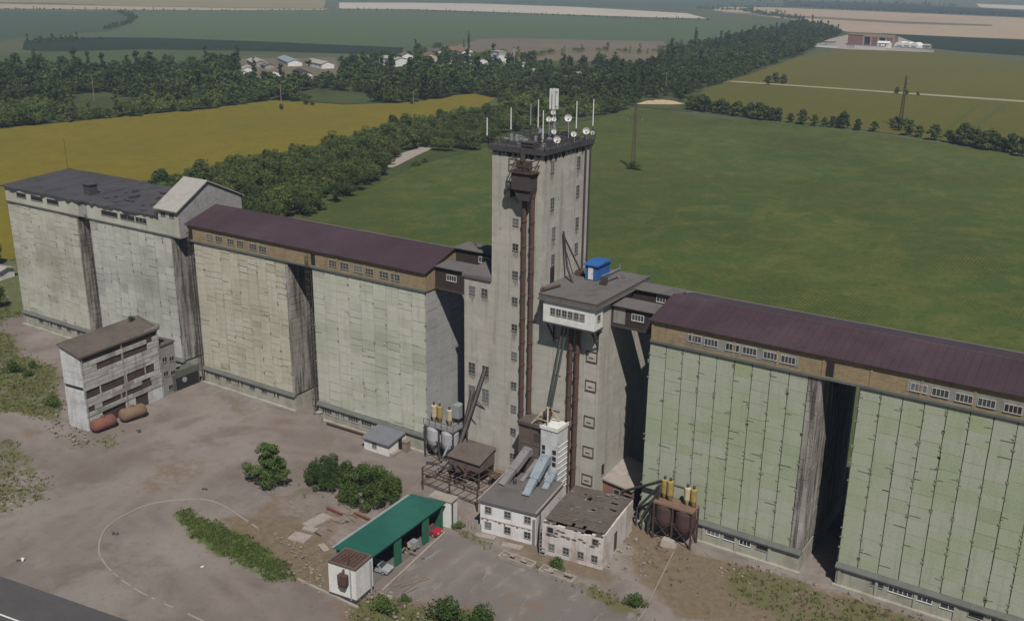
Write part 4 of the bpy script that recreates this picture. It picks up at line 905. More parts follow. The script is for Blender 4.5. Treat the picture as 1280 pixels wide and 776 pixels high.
def tank(p, q, r, label, m):
    p, q = Vector(p), Vector(q); t_ = thing('rusty_tank', label, 'tank', ((p.x+q.x)/2, (p.y+q.y)/2, 0)); d = (q-p).normalized()
    a = MB(); u = d.cross(Vector((0, 0, 1))).normalized(); v = u.cross(d); n = 20
    prof = [(-.55, .02), (-.48, .45), (-.3, .78), (0, 1)]; L = (q-p).length; pr = [(k*r, s) for k, s in prof]+[(L-k*r, s) for k, s in prof[::-1]]
    vs = []; 
    for (l, s) in pr: vs += [p+d*l+(u*math.cos(2*PI*i/n)+v*math.sin(2*PI*i/n))*r*s for i in range(n)]
    fs = [(j*n+i, j*n+(i+1) % n, (j+1)*n+(i+1) % n, (j+1)*n+i) for j in range(len(pr)-1) for i in range(n)]
    a.add(vs, fs); a.build('shell', M[m], t_, smooth=True)
    a = MB(); c = p.lerp(q, .5); a.cyl(c+Vector((0, 0, r*.95)), c+Vector((0, 0, r*1.2)), r*.3, n=12); a.build('manhole', M[m], t_)
    a = MB()
    for k in (.2, .8): c = p.lerp(q, k); a.box(c.x-.6, c.x+.6, c.y-.2, c.y+.2, 0, r*.35)
    a.build('cradle', M['core'], t_)
tank((-80.3, -28.2, 1.25), (-80.0, -24.6, 1.25), 1.25, 'reddish rusty tank lying by the corner of the ruined siding building', 'rustred')
tank((-79.9, -22.3, 1.3), (-79.3, -18.4, 1.3), 1.3, 'tan rusty tank lying by the long side of the ruined building', 'rusttan')

# ---------------------------------------------------------------- green-roofed shed with the pump house
t = thing('pump_house', 'small white block house with dark base and rusty box on its front', 'building', (-9.2, -41.9, 0), math.radians(6))
a = MB(); a.box(0, 4.5, 0, 4.0, .55, 5.0); a.build('wall', M['white'], t, local=True)
a = MB(); a.box(-.04, 4.54, -.04, 4.04, 0, .55); a.build('base', M['felt'], t, local=True)
a = MB(); a.box(0, 4.5, 0, .25, 5.0, 5.35); a.box(4.25, 4.5, .25, 4.0, 5.0, 5.35); a.box(0, .25, .25, 4.0, 5.0, 5.35); a.box(.25, 4.25, 3.75, 4.0, 5.0, 5.35); a.build('parapet', M['fanhouse'], t, local=True)
a = MB(); a.box(.25, 4.25, .25, 3.75, 4.9, 5.05); a.build('roof', M['rust'], t, local=True)
a = MB(); a.box(2.0, 3.35, -.75, -.02, 2.7, 4.2); a.prism([(2.0, 2.7), (3.35, 2.7), (3.1, 2.2), (2.25, 2.2)], 'y', -.65, -.02); a.build('control_box', M['rust'], t, local=True)
a = MB(); a.bar((2.6, -.4, 4.2), (2.6, .9, 5.6), .3); a.cyl((2.6, .9, 5.05), (2.6, .9, 6.6), .22, n=8); a.cyl((2.6, .9, 6.2), (1.7, 2.0, 6.4), .16, n=8); a.build('pipe', M['rust'], t, local=True)
a = MB(); a.cyl((3.7, -.1, .3), (3.7, -.1, 5.1), .09, n=8); a.cyl((4.62, 3.3, .0), (4.62, 3.3, 4.8), .12, n=8); a.build('drainpipe', M['galv'], t, local=True)
a = MB()
for i in range(6): a.bar((.5+i*.6, .6, 5.12), (.9+i*.55, 3.4, 5.2), .14)
a.build('roof_timber', M['rust'], t, local=True)
t = thing('vehicle_shed', 'open vehicle shed with a bright green sheet roof on green columns', 'shed', (-6.2, -37.2, 0), math.radians(2.0))
L = 17.6
a = MB(); a.hexa([(-5.9, -.4, 4.15), (.6, -.4, 4.55), (.6, L+.4, 4.55), (-5.9, L+.4, 4.15)], [(-5.9, -.4, 4.25), (.6, -.4, 4.65), (.6, L+.4, 4.65), (-5.9, L+.4, 4.25)]); a.build('roof', M['greenroof'], t, local=True)
a = MB(); a.box(-5.7, -5.5, 0, L, 0, 4.14); a.box(-5.5, .1, -.02, .15, 0, 4.1); a.box(-5.5, .1, L-.15, L, 0, 4.1); a.build('back_wall', M['greensteel'], t, local=True)
a = MB(); a.box(-5.5, .3, .16, L-.16, 0, .04); a.build('shed_floor', M['feltgrey'], t, local=True)
for (y, w_) in ((.15, .3), (5.6, 1.5), (12.4, 1.5), (17.2, .3)):
    a = MB(); a.box(.1, .35, y, y+w_, 0, 4.5); a.build('column', M['greensteel'], t, local=True)
a = MB(); a.box(.05, .3, 0, L, 4.0, 4.48); a.build('eaves_beam', M['greensteel'], t, local=True)
a = MB(); a.box(-6.4, -5.95, -.2, L, 4.0, 4.2)
a.build('gutter', M['galv'], t, local=True)
t = thing('end_pillar', 'white plastered wall piece at the far end of the green shed', 'wall', (-6.5, -17.6, 0), math.radians(6)); a = MB(); a.box(-3.2, .6, -1.0, .9, 0, 4.4); a.build('wall_body', M['white'], t, local=True)
a = MB(); a.box(-3.4, .8, -1.1, 1.0, 4.4, 4.6); a.build('coping', M['slab'], t, local=True); a = MB(); a.cyl((.75, -.8, 0), (.75, -.8, 4.3), .12, n=8); a.build('drainpipe', M['steel'], t, local=True)

def car(x, y, rz, label, paint, name='parked_car', tail=True):
    """saloon: nose to -x in its own frame"""
    t_ = thing(name, label, 'car', (x, y, 0), rz)
    side = [(-2.05, .35), (-2.1, .75), (-1.95, .86), (-1.0, .97), (-.45, 1.42), (.85, 1.45), (1.55, 1.02), (2.05, .98), (2.12, .62), (2.05, .33)]
    a = MB(); n = len(side)
    def ring(yy, k, dz): return [(px, yy, pz if pz < .99 else .99+(pz-.99)*k) for px, pz in side]
    vs = []
    for yy, ins in ((-.82, .0), (.82, .0)):
        vs += [(px, yy*(1 if pz < 1.1 else .80), pz) for px, pz in side]
    fs = [tuple(range(n)), tuple(range(2*n-1, n-1, -1))]+[(i, i+n, (i+1) % n+n, (i+1) % n) for i in range(n)]
    a.add(vs, fs); b = a.build('body', M[paint], t_, local=True)
    a = MB(); a.hexa([(-.98, -.74, .985), (-.5, -.66, 1.40), (-.5, .66, 1.40), (-.98, .74, .985)], [(-1.02, -.74, 1.0), (-.53, -.66, 1.415), (-.53, .66, 1.415), (-1.02, .74, 1.0)]); a.build('windscreen', M['glass'], t_, local=True)
    a = MB(); a.hexa([(.92, -.64, 1.41), (1.5, -.72, 1.05), (1.5, .72, 1.05), (.92, .64, 1.41)], [(.95, -.64, 1.43), (1.54, -.72, 1.06), (1.54, .72, 1.06), (.95, .64, 1.43)]); a.build('rear_window', M['glass'], t_, local=True)
    for s in (-1, 1):
        a = MB(); yo, yi = s*.835, s*.69
        q = [(-.8, s*.825, 1.0), (1.3, s*.825, 1.02), (.8, s*.70, 1.38), (-.42, s*.70, 1.36)]
        a.poly(q if s < 0 else q[::-1]); a.build('side_window', M['glass'], t_, local=True)
        for xw in (-1.3, 1.3):
            a = MB(); a.cyl((xw, s*.62, .31), (xw, s*.85, .31), .31, n=16); wq = a.build('wheel', M['tyre'], t_, local=True)
            a = MB(); a.cyl((xw, s*.84, .31), (xw, s*.865, .31), .19, n=12); a.build('rim', M['galv'], wq, local=True)
        a = MB(); a.box(-2.12, -2.02, s*.45-.16, s*.45+.16, .62, .76); a.build('headlight', M['white'], t_, local=True)
        a = MB(); a.box(2.04, 2.14, s*.55-.15, s*.55+.15, .68, .84); a.build('tail_light', M['redpaint'], t_, local=True)
    return t_
car(-7.6, -33.6, PI+.15, 'silver grey car parked nose out at the near end of the green shed', 'silver')
car(-7.9, -21.4, PI+.05, 'bright red car parked at the far end of the green shed', 'redpaint')
t = thing('junk_pile', 'pile of grey boards and scrap in the middle bay of the green shed', 'scrap', (-7.4, -27.0, 0))
a = MB()
for i in range(14): p = Vector((sr.uniform(-1.5, 1.2), sr.uniform(-1.8, 1.8), sr.uniform(.1, .9))); a.bar(p, p+Vector((sr.uniform(-1, 1), sr.uniform(-1.3, 1.3), sr.uniform(-.2, .7))), sr.uniform(.15, .5), .12)
a.build('board', M['wood'], t, local=True)
a = MB(); a.box(-.2, .9, .3, 1.4, .1, 1.3); a.build('sheet_metal_box', M['galv'], t, local=True)
# ---------------------------------------------------------------- ground
M['reartrack'] = worn('grey_dirt_track', (.125,.112,.105), (.085,.075,.06), .12, .6, fine=1.5)
def P2(pts): return np.array([tuple(at(x, y))[:2] for x, y in pts])
def sdist(X, Y, poly):
    """signed distance (inside positive) of grid points to a polygon"""
    inside = np.zeros(X.shape, bool); d = np.full(X.shape, 1e9); n = len(poly)
    for i in range(n):
        (x1, y1), (x2, y2) = poly[i], poly[(i+1) % n]
        c = ((y1 > Y) != (y2 > Y)) & (X < (x2-x1)*(Y-y1)/((y2-y1) if y2 != y1 else 1e-9)+x1); inside ^= c
        vx, vy = x2-x1, y2-y1; u = np.clip(((X-x1)*vx+(Y-y1)*vy)/(vx*vx+vy*vy+1e-12), 0, 1)
        d = np.minimum(d, np.hypot(X-x1-u*vx, Y-y1-u*vy))
    return np.where(inside, d, -d)
def soft(s, a): return np.clip(.5+s/(2*a), 0, 1)
gx = np.arange(-240, 131, 1.0); gy = np.arange(-95, 31, 1.0)
GX, GY = np.meshgrid(gx, gy)
mk = lambda: np.zeros(GX.shape)
grass, dirt, lush = mk(), mk(), mk()
GR = {
 'left_bank': ([(0,412),(18,419),(27,441),(71,456),(76,480),(81,519),(56,527),(20,517),(-60,520),(-90,400)], 1.6, .8),
 'left_patch': ([(-80,545),(25,550),(45,580),(70,600),(60,625),(20,640),(-80,660)], 1.6, .62),
 'behind_left': ([(-300,300),(20,396),(-20,420),(-300,420)], 3, .9),
 'strip': ([(213,641),(238,635),(290,660),(338,684),(374,722),(345,729),(300,708),(252,682)], 1.4, .95),
 'front_right': ([(905,700),(1010,724),(1035,735),(1290,812),(1290,870),(1050,800),(960,776),(900,740)], 2.0, .66),
 'front_mid': ([(775,640),(800,655),(880,685),(1000,725),(980,776),(860,790),(790,735),(750,712)], 2, .30),
 'by_white': ([(560,655),(602,668),(628,690),(700,708),(770,742),(830,776),(770,765),(700,727),(640,702),(565,668)], .8, .62),
 'bottom': ([(430,755),(480,738),(520,757),(600,762),(625,790),(560,840),(440,800)], 1.0, .75),
 'foot_old': ([(75,540),(115,548),(160,535),(150,560),(90,565)], 1.2, .5),
 'trees': ([(300,592),(380,590),(505,615),(520,640),(440,640),(370,622)], 1.2, .35),
 'shedback': ([(365,700),(405,715),(402,740),(340,720)], 1.0, .35),
 'backside': ([(-400,-90)], 0, 0)}
for k, (pl_, a, s) in GR.items():
    if a: grass = np.maximum(grass, soft(sdist(GX, GY, P2(pl_)), a)*s)
# everything behind the silos and far left is overgrown
grass = np.maximum(grass, np.clip((GY-12)/4, 0, .85)); grass = np.maximum(grass, np.clip((-150-GX)/6, 0, .8))
grass = np.maximum(grass, np.clip((-82-GY)/4, 0, .8)*(GX > 20))
DR = [([(270,645),(370,640),(430,690),(420,735),(370,730),(320,690)], 1.5, .9), ([(360,605),(480,640),(440,700),(330,690),(300,640)], 3, .55),
      ([(780,650),(880,690),(1020,730),(1280,810),(1280,860),(1000,800),(840,770),(790,720)], 2, .95), ([(0,515),(80,530),(120,550),(90,600),(40,570),(0,550)], 4, .35),
      ([(600,655),(780,715),(760,735),(640,700)], 1, .7), ([(420,740),(620,760),(600,840),(420,840)], 2, .9), ([(160,560),(250,545),(300,580),(230,640),(150,610)], 8, .55), ([(230,490),(400,520),(520,570),(420,560),(260,520)], 3, .4)]
for pl_, a, s in DR: dirt = np.maximum(dirt, soft(sdist(GX, GY, P2(pl_)), a)*s)
lush = soft(sdist(GX, GY, P2(GR['strip'][0])), 1.5)
slabm = soft(sdist(GX, GY, P2([(450,760),(470,738),(552,668),(600,672),(690,716),(770,748),(830,790),(600,830)])), 1.6)
lanes = mk()
for ln, wd in (([(0,520),(120,565),(260,520),(420,530),(540,575)], 2.2), ([(60,700),(180,600),(330,560),(520,585)], 1.6), ([(330,776),(230,690),(190,640),(260,580),(330,545)], 1.8), ([(0,660),(150,610),(260,585)], 1.7), ([(480,776),(600,690),(660,735)], 1.5)):
    W_ = P2(ln); d_ = np.full(GX.shape, 1e9)
    for (x1, y1), (x2, y2) in zip(W_[:-1], W_[1:]):
        u = np.clip(((GX-x1)*(x2-x1)+(GY-y1)*(y2-y1))/((x2-x1)**2+(y2-y1)**2), 0, 1); d_ = np.minimum(d_, np.hypot(GX-x1-u*(x2-x1), GY-y1-u*(y2-y1)))
    lanes = np.maximum(lanes, np.exp(-((d_-wd)/1.0)**2))
ny_, nx_ = GX.shape
me = bpy.data.meshes.new('yard'); N = nx_*ny_
hz = .03*np.sin(GX*.31+GY*.2)*np.cos(GY*.27) + rng.uniform(-.012, .012, GX.shape); hz = hz + .10*np.clip(grass, 0, 1)*(GY < 8)*0.5 - .04
vs_ = np.stack([GX.ravel(), GY.ravel(), hz.ravel()], -1)
idx = np.arange(N).reshape(ny_, nx_); q = np.stack([idx[:-1, :-1], idx[:-1, 1:], idx[1:, 1:], idx[1:, :-1]], -1).reshape(-1, 4)
def np_mesh(name, V, Fq, mats, face_attr=None, vert_attr=None):
    me = bpy.data.meshes.new(name); me.vertices.add(len(V)); me.vertices.foreach_set('co', np.asarray(V, np.float32).ravel())
    k = Fq.shape[1]; me.loops.add(Fq.size); me.loops.foreach_set('vertex_index', Fq.ravel().astype(np.int32))
    me.polygons.add(len(Fq)); me.polygons.foreach_set('loop_start', np.arange(0, Fq.size, k, dtype=np.int32))
    me.update(calc_edges=True)
    for nm, d, dom in ((face_attr or {}), ) and [(n_, v_, 'FACE') for n_, v_ in (face_attr or {}).items()]+[(n_, v_, 'POINT') for n_, v_ in (vert_attr or {}).items()]:
        at_ = me.attributes.new(nm, 'FLOAT', dom); at_.data.foreach_set('value', np.asarray(d, np.float32).ravel())
    for m in mats: me.materials.append(m)
    return me
def yard_mat():
    t = NT('yard_ground')
    n0 = t.noise(.035, 4, .6); n1 = t.noise(.16, 6, .68, dist=.5); n2 = t.noise(.9, 5, .7); n3 = t.noise(4.5, 4, .75); st = t.noise(.28, 5, .7, t.scaled(1, .35, 1), dist=1.0)
    con = t.mix(t.ramp(n0, .38, .62), (.140,.115,.104), (.205,.177,.163))
    con = t.mix(t.math('MULTIPLY', t.ramp(n1, .44, .68), .7), con, (.104,.080,.068))
    con = t.mix(t.math('MULTIPLY', t.ramp(st, .54, .74), .55), con, (.185,.165,.152))
    con = t.mix(t.math('MULTIPLY', t.ramp(n2, .54, .72), .5), con, (.072,.058,.052))
    con = t.mix(.2, con, t.mix(n3, (.03,.027,.025), (.24,.22,.2)))
    sl = t.mix(t.ramp(n1, .4, .7), (.128,.113,.106), (.158,.138,.128))
    sl = t.mix(t.math('MULTIPLY', t.ramp(n1, .46, .66), .6), sl, (.085,.072,.066)); sl = t.mix(t.math('MULTIPLY', t.ramp(st, .56, .66), .85), sl, (.2,.185,.17)); n5 = t.noise(.22, 4, .6, dist=.6); sl = t.mix(t.math('MULTIPLY', t.ramp(n5, .56, .7), .6), sl, (.16,.105,.075))
    sl = t.mix(.12, sl, t.mix(n3, (.03,.03,.03), (.22,.21,.2)))
    con = t.mix(t.ramp(t.math('ADD', t.attr('slab'), t.math('MULTIPLY', t.math('SUBTRACT', n2, .5), .9)), .3, .7), con, sl)
    con = t.mix(t.math('MULTIPLY', t.math('MULTIPLY', t.attr('lanes'), t.ramp(n1, .35, .6)), .55), con, (.205,.178,.162))
    dr = t.mix(t.ramp(n2, .35, .65), (.105,.076,.05), (.155,.12,.085)); dr = t.mix(t.math('MULTIPLY', t.ramp(n1, .5, .7), .5), dr, (.16,.095,.05))
    dr = t.mix(.25, dr, t.mix(n3, (.03,.025,.02), (.22,.19,.15)))
    wob = t.math('ADD', t.math('MULTIPLY', t.math('SUBTRACT', n1, .5), 1.5), t.math('MULTIPLY', t.math('SUBTRACT', n2, .5), 1.3))
    fd = t.ramp(t.math('ADD', t.attr('dirt'), t.math('MULTIPLY', wob, .8)), .38, .72); col = t.mix(fd, con, dr)
    gr = t.mix(t.ramp(n2, .35, .65), (.046,.072,.018), (.098,.108,.040)); gr = t.mix(t.math('MULTIPLY', t.ramp(n1, .45, .65), .6), gr, (.135,.10,.065)); gr = t.mix(t.attr('lush'), gr, t.mix(n2, (.035,.075,.014), (.085,.125,.032)))
    gr = t.mix(.3, gr, t.mix(n3, (.012,.018,.006), (.12,.14,.06)))
    fg = t.ramp(t.math('ADD', t.attr('grass'), t.math('MULTIPLY', wob, 1.1)), .38, .80); col = t.mix(fg, col, gr)
    return t.out(col, .95, 0, t.math('ADD', n2, t.math('MULTIPLY', n3, .5)), .5, .09, .15)
o = bpy.data.objects.new('yard_ground', np_mesh('yard_ground', vs_, q, [yard_mat()], None, {'grass': grass, 'dirt': dirt, 'lush': lush, 'slab': slabm, 'lanes': lanes})); COL.objects.link(o); o['kind'] = 'structure'

def crop_mat(name, a, b, c=None, s=.02, rows=None, rowk=.5, rough=.95, fine=.35, mott=False):
    a, b = sc3(a, .86), sc3(b, .86); c = sc3(c, .86) if c else None
    t = NT(name); n0 = t.noise(s, 4, .6); n1 = t.noise(s*9, 5, .7); n2 = t.noise(fine, 3, .7)
    col = t.mix(t.ramp(n0, .35, .68), a, b)
    col = t.mix(t.math('MULTIPLY', t.ramp(n1, .4, .72), .5), col, c or sc3(b, .75))
    lo = t.noise(1.0, 3, .6, t.scaled(s*2, s*.25, 1)); col = t.mix(t.math('MULTIPLY', t.ramp(lo, .5, .7), .3), col, sc3(a, .8))
    if mott:
        p_ = t.noise(1.0, 6, .75, t.scaled(.085, .06, 1), dist=.8); col = t.mix(t.math('MULTIPLY', t.ramp(p_, .46, .68), .6), col, c); p2_ = t.noise(.23, 5, .75); col = t.mix(t.math('MULTIPLY', t.ramp(p2_, .52, .7), .6), col, sc3(a, .5)); p3_ = t.noise(.7, 4, .75); col = t.mix(t.math('MULTIPLY', t.ramp(p3_, .55, .75), .45), col, sc3(c, 1.25))
    if rows:
        m = t.n.new('ShaderNodeMapping'); m.inputs['Rotation'].default_value = (0, 0, rows[0]); t.l.new(t.co, m.inputs['Vector'])
        w_ = t.n.new('ShaderNodeTexWave'); w_.inputs['Scale'].default_value = rows[1]; w_.inputs['Distortion'].default_value = .6; w_.inputs['Detail Scale'].default_value = 2
        t.l.new(m.outputs[0], w_.inputs['Vector']); g = t.noise(1.0, 2, .5, t.scaled(1.3, 1.3, 1))
        col = t.mix(t.math('MULTIPLY', t.math('MULTIPLY', t.ramp(w_.outputs['Fac'], .15, .75), t.math('MULTIPLY', t.ramp(g, .3, .55), t.ramp(t.noise(.014, 2, .5), .38, .6))), rowk), col, sc3(c or b, .28))
    col = t.mix(.26, col, t.mix(n2, sc3(a, .35), sc3(b, 1.7)))
    return t.out(col, rough, 0, n2, .4, .15, .1)
def field(name, pts, z, m, world=None):
    V = [(*p, z) for p in (P2(pts) if world is None else world)]
    mb = MB(); mb.poly(V); o = mb.build(name, m); o['kind'] = 'structure'
    if o.data.polygons[0].normal.z < 0: o.data.flip_normals()
    return o
FM = dict(
 base=crop_mat('plain_ground', (.060,.078,.040), (.085,.095,.050), (.10,.10,.06), .004, fine=.05),
 main=crop_mat('young_crop', (.036,.072,.020), (.066,.088,.024), (.140,.128,.036), .009, (0, .314), .85, fine=.7, mott=True),
 yellow=crop_mat('yellow_crop', (.170,.130,.014), (.140,.118,.016), (.085,.09,.022), .012, mott=True),
 olive=crop_mat('olive_crop', (.092,.090,.020), (.105,.096,.022), (.076,.082,.022), .008, fine=.2),
 olive2=crop_mat('olive_crop_front', (.088,.090,.020), (.104,.094,.018), (.07,.08,.02), .008, fine=.2, mott=True),
 grey=crop_mat('grey_green_crop', (.062,.095,.045), (.070,.100,.050), (.075,.105,.055), .003, fine=.05),
 grey2=crop_mat('dull_green_crop', (.045,.068,.040), (.052,.075,.042), (.06,.08,.045), .003, fine=.05),
 green2=crop_mat('soft_green_crop', (.060,.085,.034), (.055,.080,.034), (.07,.085,.04), .005, fine=.1),
 dark=crop_mat('dark_green_crop', (.016,.028,.017), (.019,.031,.019), (.018,.028,.017), .004, fine=.08),
 tan=crop_mat('stubble', (.30,.235,.165), (.33,.26,.185), (.25,.19,.13), .003, fine=.05),
 tan2=crop_mat('pale_stubble', (.36,.32,.26), (.40,.36,.30), (.3,.25,.2), .003, fine=.05),
 brown=crop_mat('bare_brown_land', (.125,.105,.075), (.15,.125,.09), (.10,.10,.06), .008, fine=.1),
 ochre=crop_mat('ochre_crop', (.19,.16,.075), (.21,.175,.085), (.17,.15,.07), .003, fine=.05),
 scrub=crop_mat('scrub_floor', (.03,.048,.016), (.06,.078,.025), (.10,.105,.045), .012, fine=.3),
 lane=crop_mat('sprayed_lane', (.066,.082,.022), (.075,.088,.022), (.06,.075,.02), .03, fine=.3),
 track=crop_mat('pale_track', (.26,.235,.17), (.29,.26,.19), (.2,.19,.12), .05, fine=.4),
)
B = 14000
field('ground', None, -.35, FM['base'], [(-B, -900), (B, -900), (B, B), (-B, B)])
field('main_crop_field', [(330,330),(390,262),(455,236),(520,205),(625,173),(700,158),(745,149),(790,134),(830,137),(870,146),(960,152),(1050,161),(1150,175),(1300,197),(1800,250),(1800,520),(1290,480),(1050,420),(815,380),(600,340)], -.15, FM['main'])
field('yellow_crop_field', [(-200,172),(0,160),(60,155),(180,143),(250,137),(345,125),(430,131),(515,128),(560,120),(590,117),(622,121),(590,140),(480,160),(300,215),(200,255),(150,300),(-300,380)], -.12, FM['yellow'])
field('olive_crop_field', [(905,101),(925,96),(965,82),(1005,70),(1060,62),(1160,63),(1210,70),(1290,80),(1700,110),(1700,180),(1290,128),(1060,112)], -.12, FM['olive'])
field('front_olive_crop_field', [(868,118),(890,108),(905,101.5),(1060,112.5),(1290,128.6),(1700,181),(1700,240),(1290,190),(1150,172),(1050,158),(930,147),(875,140)], -.10, FM['olive2'])
field('farm_track', [(903,100.2),(1060,110.8),(1290,126.4),(1700,178),(1700,181),(1290,128.6),(1060,112.4),(903,101.6)], -.06, FM['track'])
field('far_green_field', [(165,15),(300,14),(430,13.5),(640,19),(800,25),(900,29),(972,35),(945,48),(880,52),(820,53),(640,49),(560,52),(520,60),(330,52),(180,47),(100,47),(140,38),(175,30)], -.10, FM['grey'])
field('far_dull_field', [(-300,12),(0,13.5),(150,15),(172,24),(140,38),(60,45),(0,49),(-300,55)], -.11, FM['grey2'])
field('soft_green_field', [(-200,75),(20,68),(60,64),(180,61),(292,63),(292,76),(200,78),(140,82),(20,80),(-200,90)], -.09, FM['green2'])
field('dark_crop_strip', [(30,51),(60,47),(200,47.5),(330,52.5),(505,60),(500,69),(330,64),(180,62),(60,65),(28,62)], -.08, FM['dark'])
field('stubble_field', [(-300,4),(0,5),(80,6.5),(150,8),(300,10.5),(412,11.3),(405,12.8),(300,13.2),(140,12.5),(0,11),(-300,9)], -.10, FM['tan'])
field('ochre_field', [(-100,-4),(60,-4),(230,-5),(408,-4),(405,10.7),(300,9.8),(150,7.5),(60,4),(-100,2)], -.12, FM['ochre'])
field('pale_stubble_field', [(424,3.5),(520,3.8),(600,5),(720,9),(860,17),(884,23.5),(800,21.5),(640,16),(520,12),(424,11)], -.10, FM['tan2'])
field('far_blue_field', [(408,-6),(620,-5),(900,-2),(1010,8),(880,11),(720,8),(600,3),(424,2.5)], -.12, FM['grey2'])
field('tan_stubble_field', [(905,9),(960,9.5),(1100,15),(1300,23.5),(1700,46),(1700,75),(1300,50),(1180,45.5),(1060,40),(1000,26),(950,20),(890,13)], -.10, FM['tan'])
field('brown_stubble_field', [(905,15),(1000,20),(1130,27),(1240,31),(1240,33),(1130,30),(1000,22.5),(905,17)], -.06, FM['brown'])
field('far_dark_field', [(980,1),(1110,4),(1300,15),(1700,38),(1700,45),(1300,22.5),(1150,15.5),(980,8)], -.11, FM['dark'])
field('far_pale_field', [(1220,5),(1300,8),(1600,24),(1600,32),(1300,13.5),(1225,9.5)], -.07, FM['tan2'])
field('dark_green_field', [(1105,42),(1180,46),(1300,51),(1700,76),(1700,105),(1300,71),(1200,64),(1150,59),(1110,55)], -.07, FM['dark'])
field('bare_land', [(600,49),(640,48),(720,50),(830,52),(838,66),(815,80),(640,76),(590,70),(560,60)], -.06, FM['brown'])
field('wood_floor', [(-250,90),(20,79),(140,81),(290,76),(420,85),(520,62),(640,75),(820,78),(840,66),(900,50),(968,36),(1010,28),(1060,42),(1010,66),(930,95),(880,110),(866,140),(790,133),(745,148),(700,157),(625,172),(622,120),(590,116),(515,127),(430,130),(345,124),(250,136),(60,154),(0,159),(-250,180)], -.05, FM['scrub'])
field('copse_floor', [(150,300),(200,255),(290,215),(470,160),(590,135),(640,130),(640,175),(520,207),(455,238),(385,265),(330,320)], -.04, FM['scrub'])
field('concrete_road', [(470,205),(487,197),(510,189),(530,183),(540,186),(520,195),(497,207),(470,216)], .02, M['slab'])
field('rear_track', None, .03, M['reartrack'], [(-175, 92), (140, 92), (140, 118), (-175, 118)])
# asphalt road at the bottom left, with its edge line
aM = NT('asphalt'); n_ = aM.noise(.4, 5, .7); n2_ = aM.noise(9, 3, .7); c_ = aM.mix(aM.ramp(n_, .35, .7), (.062,.058,.062), (.048,.045,.047)); c_ = aM.mix(.2, c_, aM.mix(n2_, (.02,.02,.02), (.13,.13,.13))); aM.out(c_, .9, 0, n2_, .3, .02)
r0, r1 = at(-150, 668), at(175, 781); dv = (r1-r0).normalized(); nv = Vector((dv.y, -dv.x, 0))
if nv.y > 0: nv = -nv
A_, B_ = r0-dv*120, r1+dv*60
def strip(a, b, z): return [tuple((A_+nv*a).xy)+(z,), tuple((B_+nv*a).xy)+(z,), tuple((B_+nv*b).xy)+(z,), tuple((A_+nv*b).xy)+(z,)]
mb = MB(); mb.poly(strip(0, 9, .09)[::-1]); o = structure('asphalt_road', mb, aM.m)
if o.data.polygons[0].normal.z < 0: o.data.flip_normals()
lp = at(8, 771); off = (lp-A_).dot(nv)
mb = MB(); mb.poly(strip(off-.12, off+.12, .095)[::-1]); o = structure('road_edge_line', mb, M['white'])
if o.data.polygons[0].normal.z < 0: o.data.flip_normals()
for k_, pg in enumerate(([(1172,168),(1180,168),(1226,131),(1222,130)], [(1196,171),(1203,172),(1258,133),(1252,132)])): field('crop_lane', pg, -.06, FM['lane'])
# curved kerb of the turning circle
kp = [(322,660),(300,645),(275,630),(255,624),(233,624),(213,625.5),(196,628),(178,633),(160,641),(143,651),(131,662),(125,676),(124,690),(130,703),(142,716),(160,730),(180,742),(205,754),(235,767),(262,780)]
kw = [at(x, y) for x, y in kp]
# smooth it
pts = []
for i in range(len(kw)-1):
    p0, p1, p2, p3 = kw[max(0, i-1)], kw[i], kw[i+1], kw[min(len(kw)-1, i+2)]
    for k in range(5):
        u = k/5; pts.append(.5*((2*p1)+(-p0+p2)*u+(2*p0-5*p1+4*p2-p3)*u*u+(-p0+3*p1-3*p2+p3)*u**3))
mb = MB(); kr = random.Random(3)
for i in range(len(pts)-1):
    if kr.random() < (.02 if i < 45 else .06 if i < 70 else .3): continue
    d_ = (pts[i+1]-pts[i]).normalized(); n_ = Vector((d_.y, -d_.x, 0))*.14
    a_, b_ = pts[i]-n_, pts[i]+n_; c_, e_ = pts[i+1]+n_, pts[i+1]-n_
    z0_, z1_ = -.1, .06+kr.uniform(-.015, .03)
    mb.hexa([(*v.xy, z0_) for v in (a_, e_, c_, b_)][::-1], [(*v.xy, z1_) for v in (a_, e_, c_, b_)][::-1], kr.random())
structure('curved_kerb', mb, worn('dusty_kerb', (.225,.20,.186), (.17,.147,.135), .5, .9))
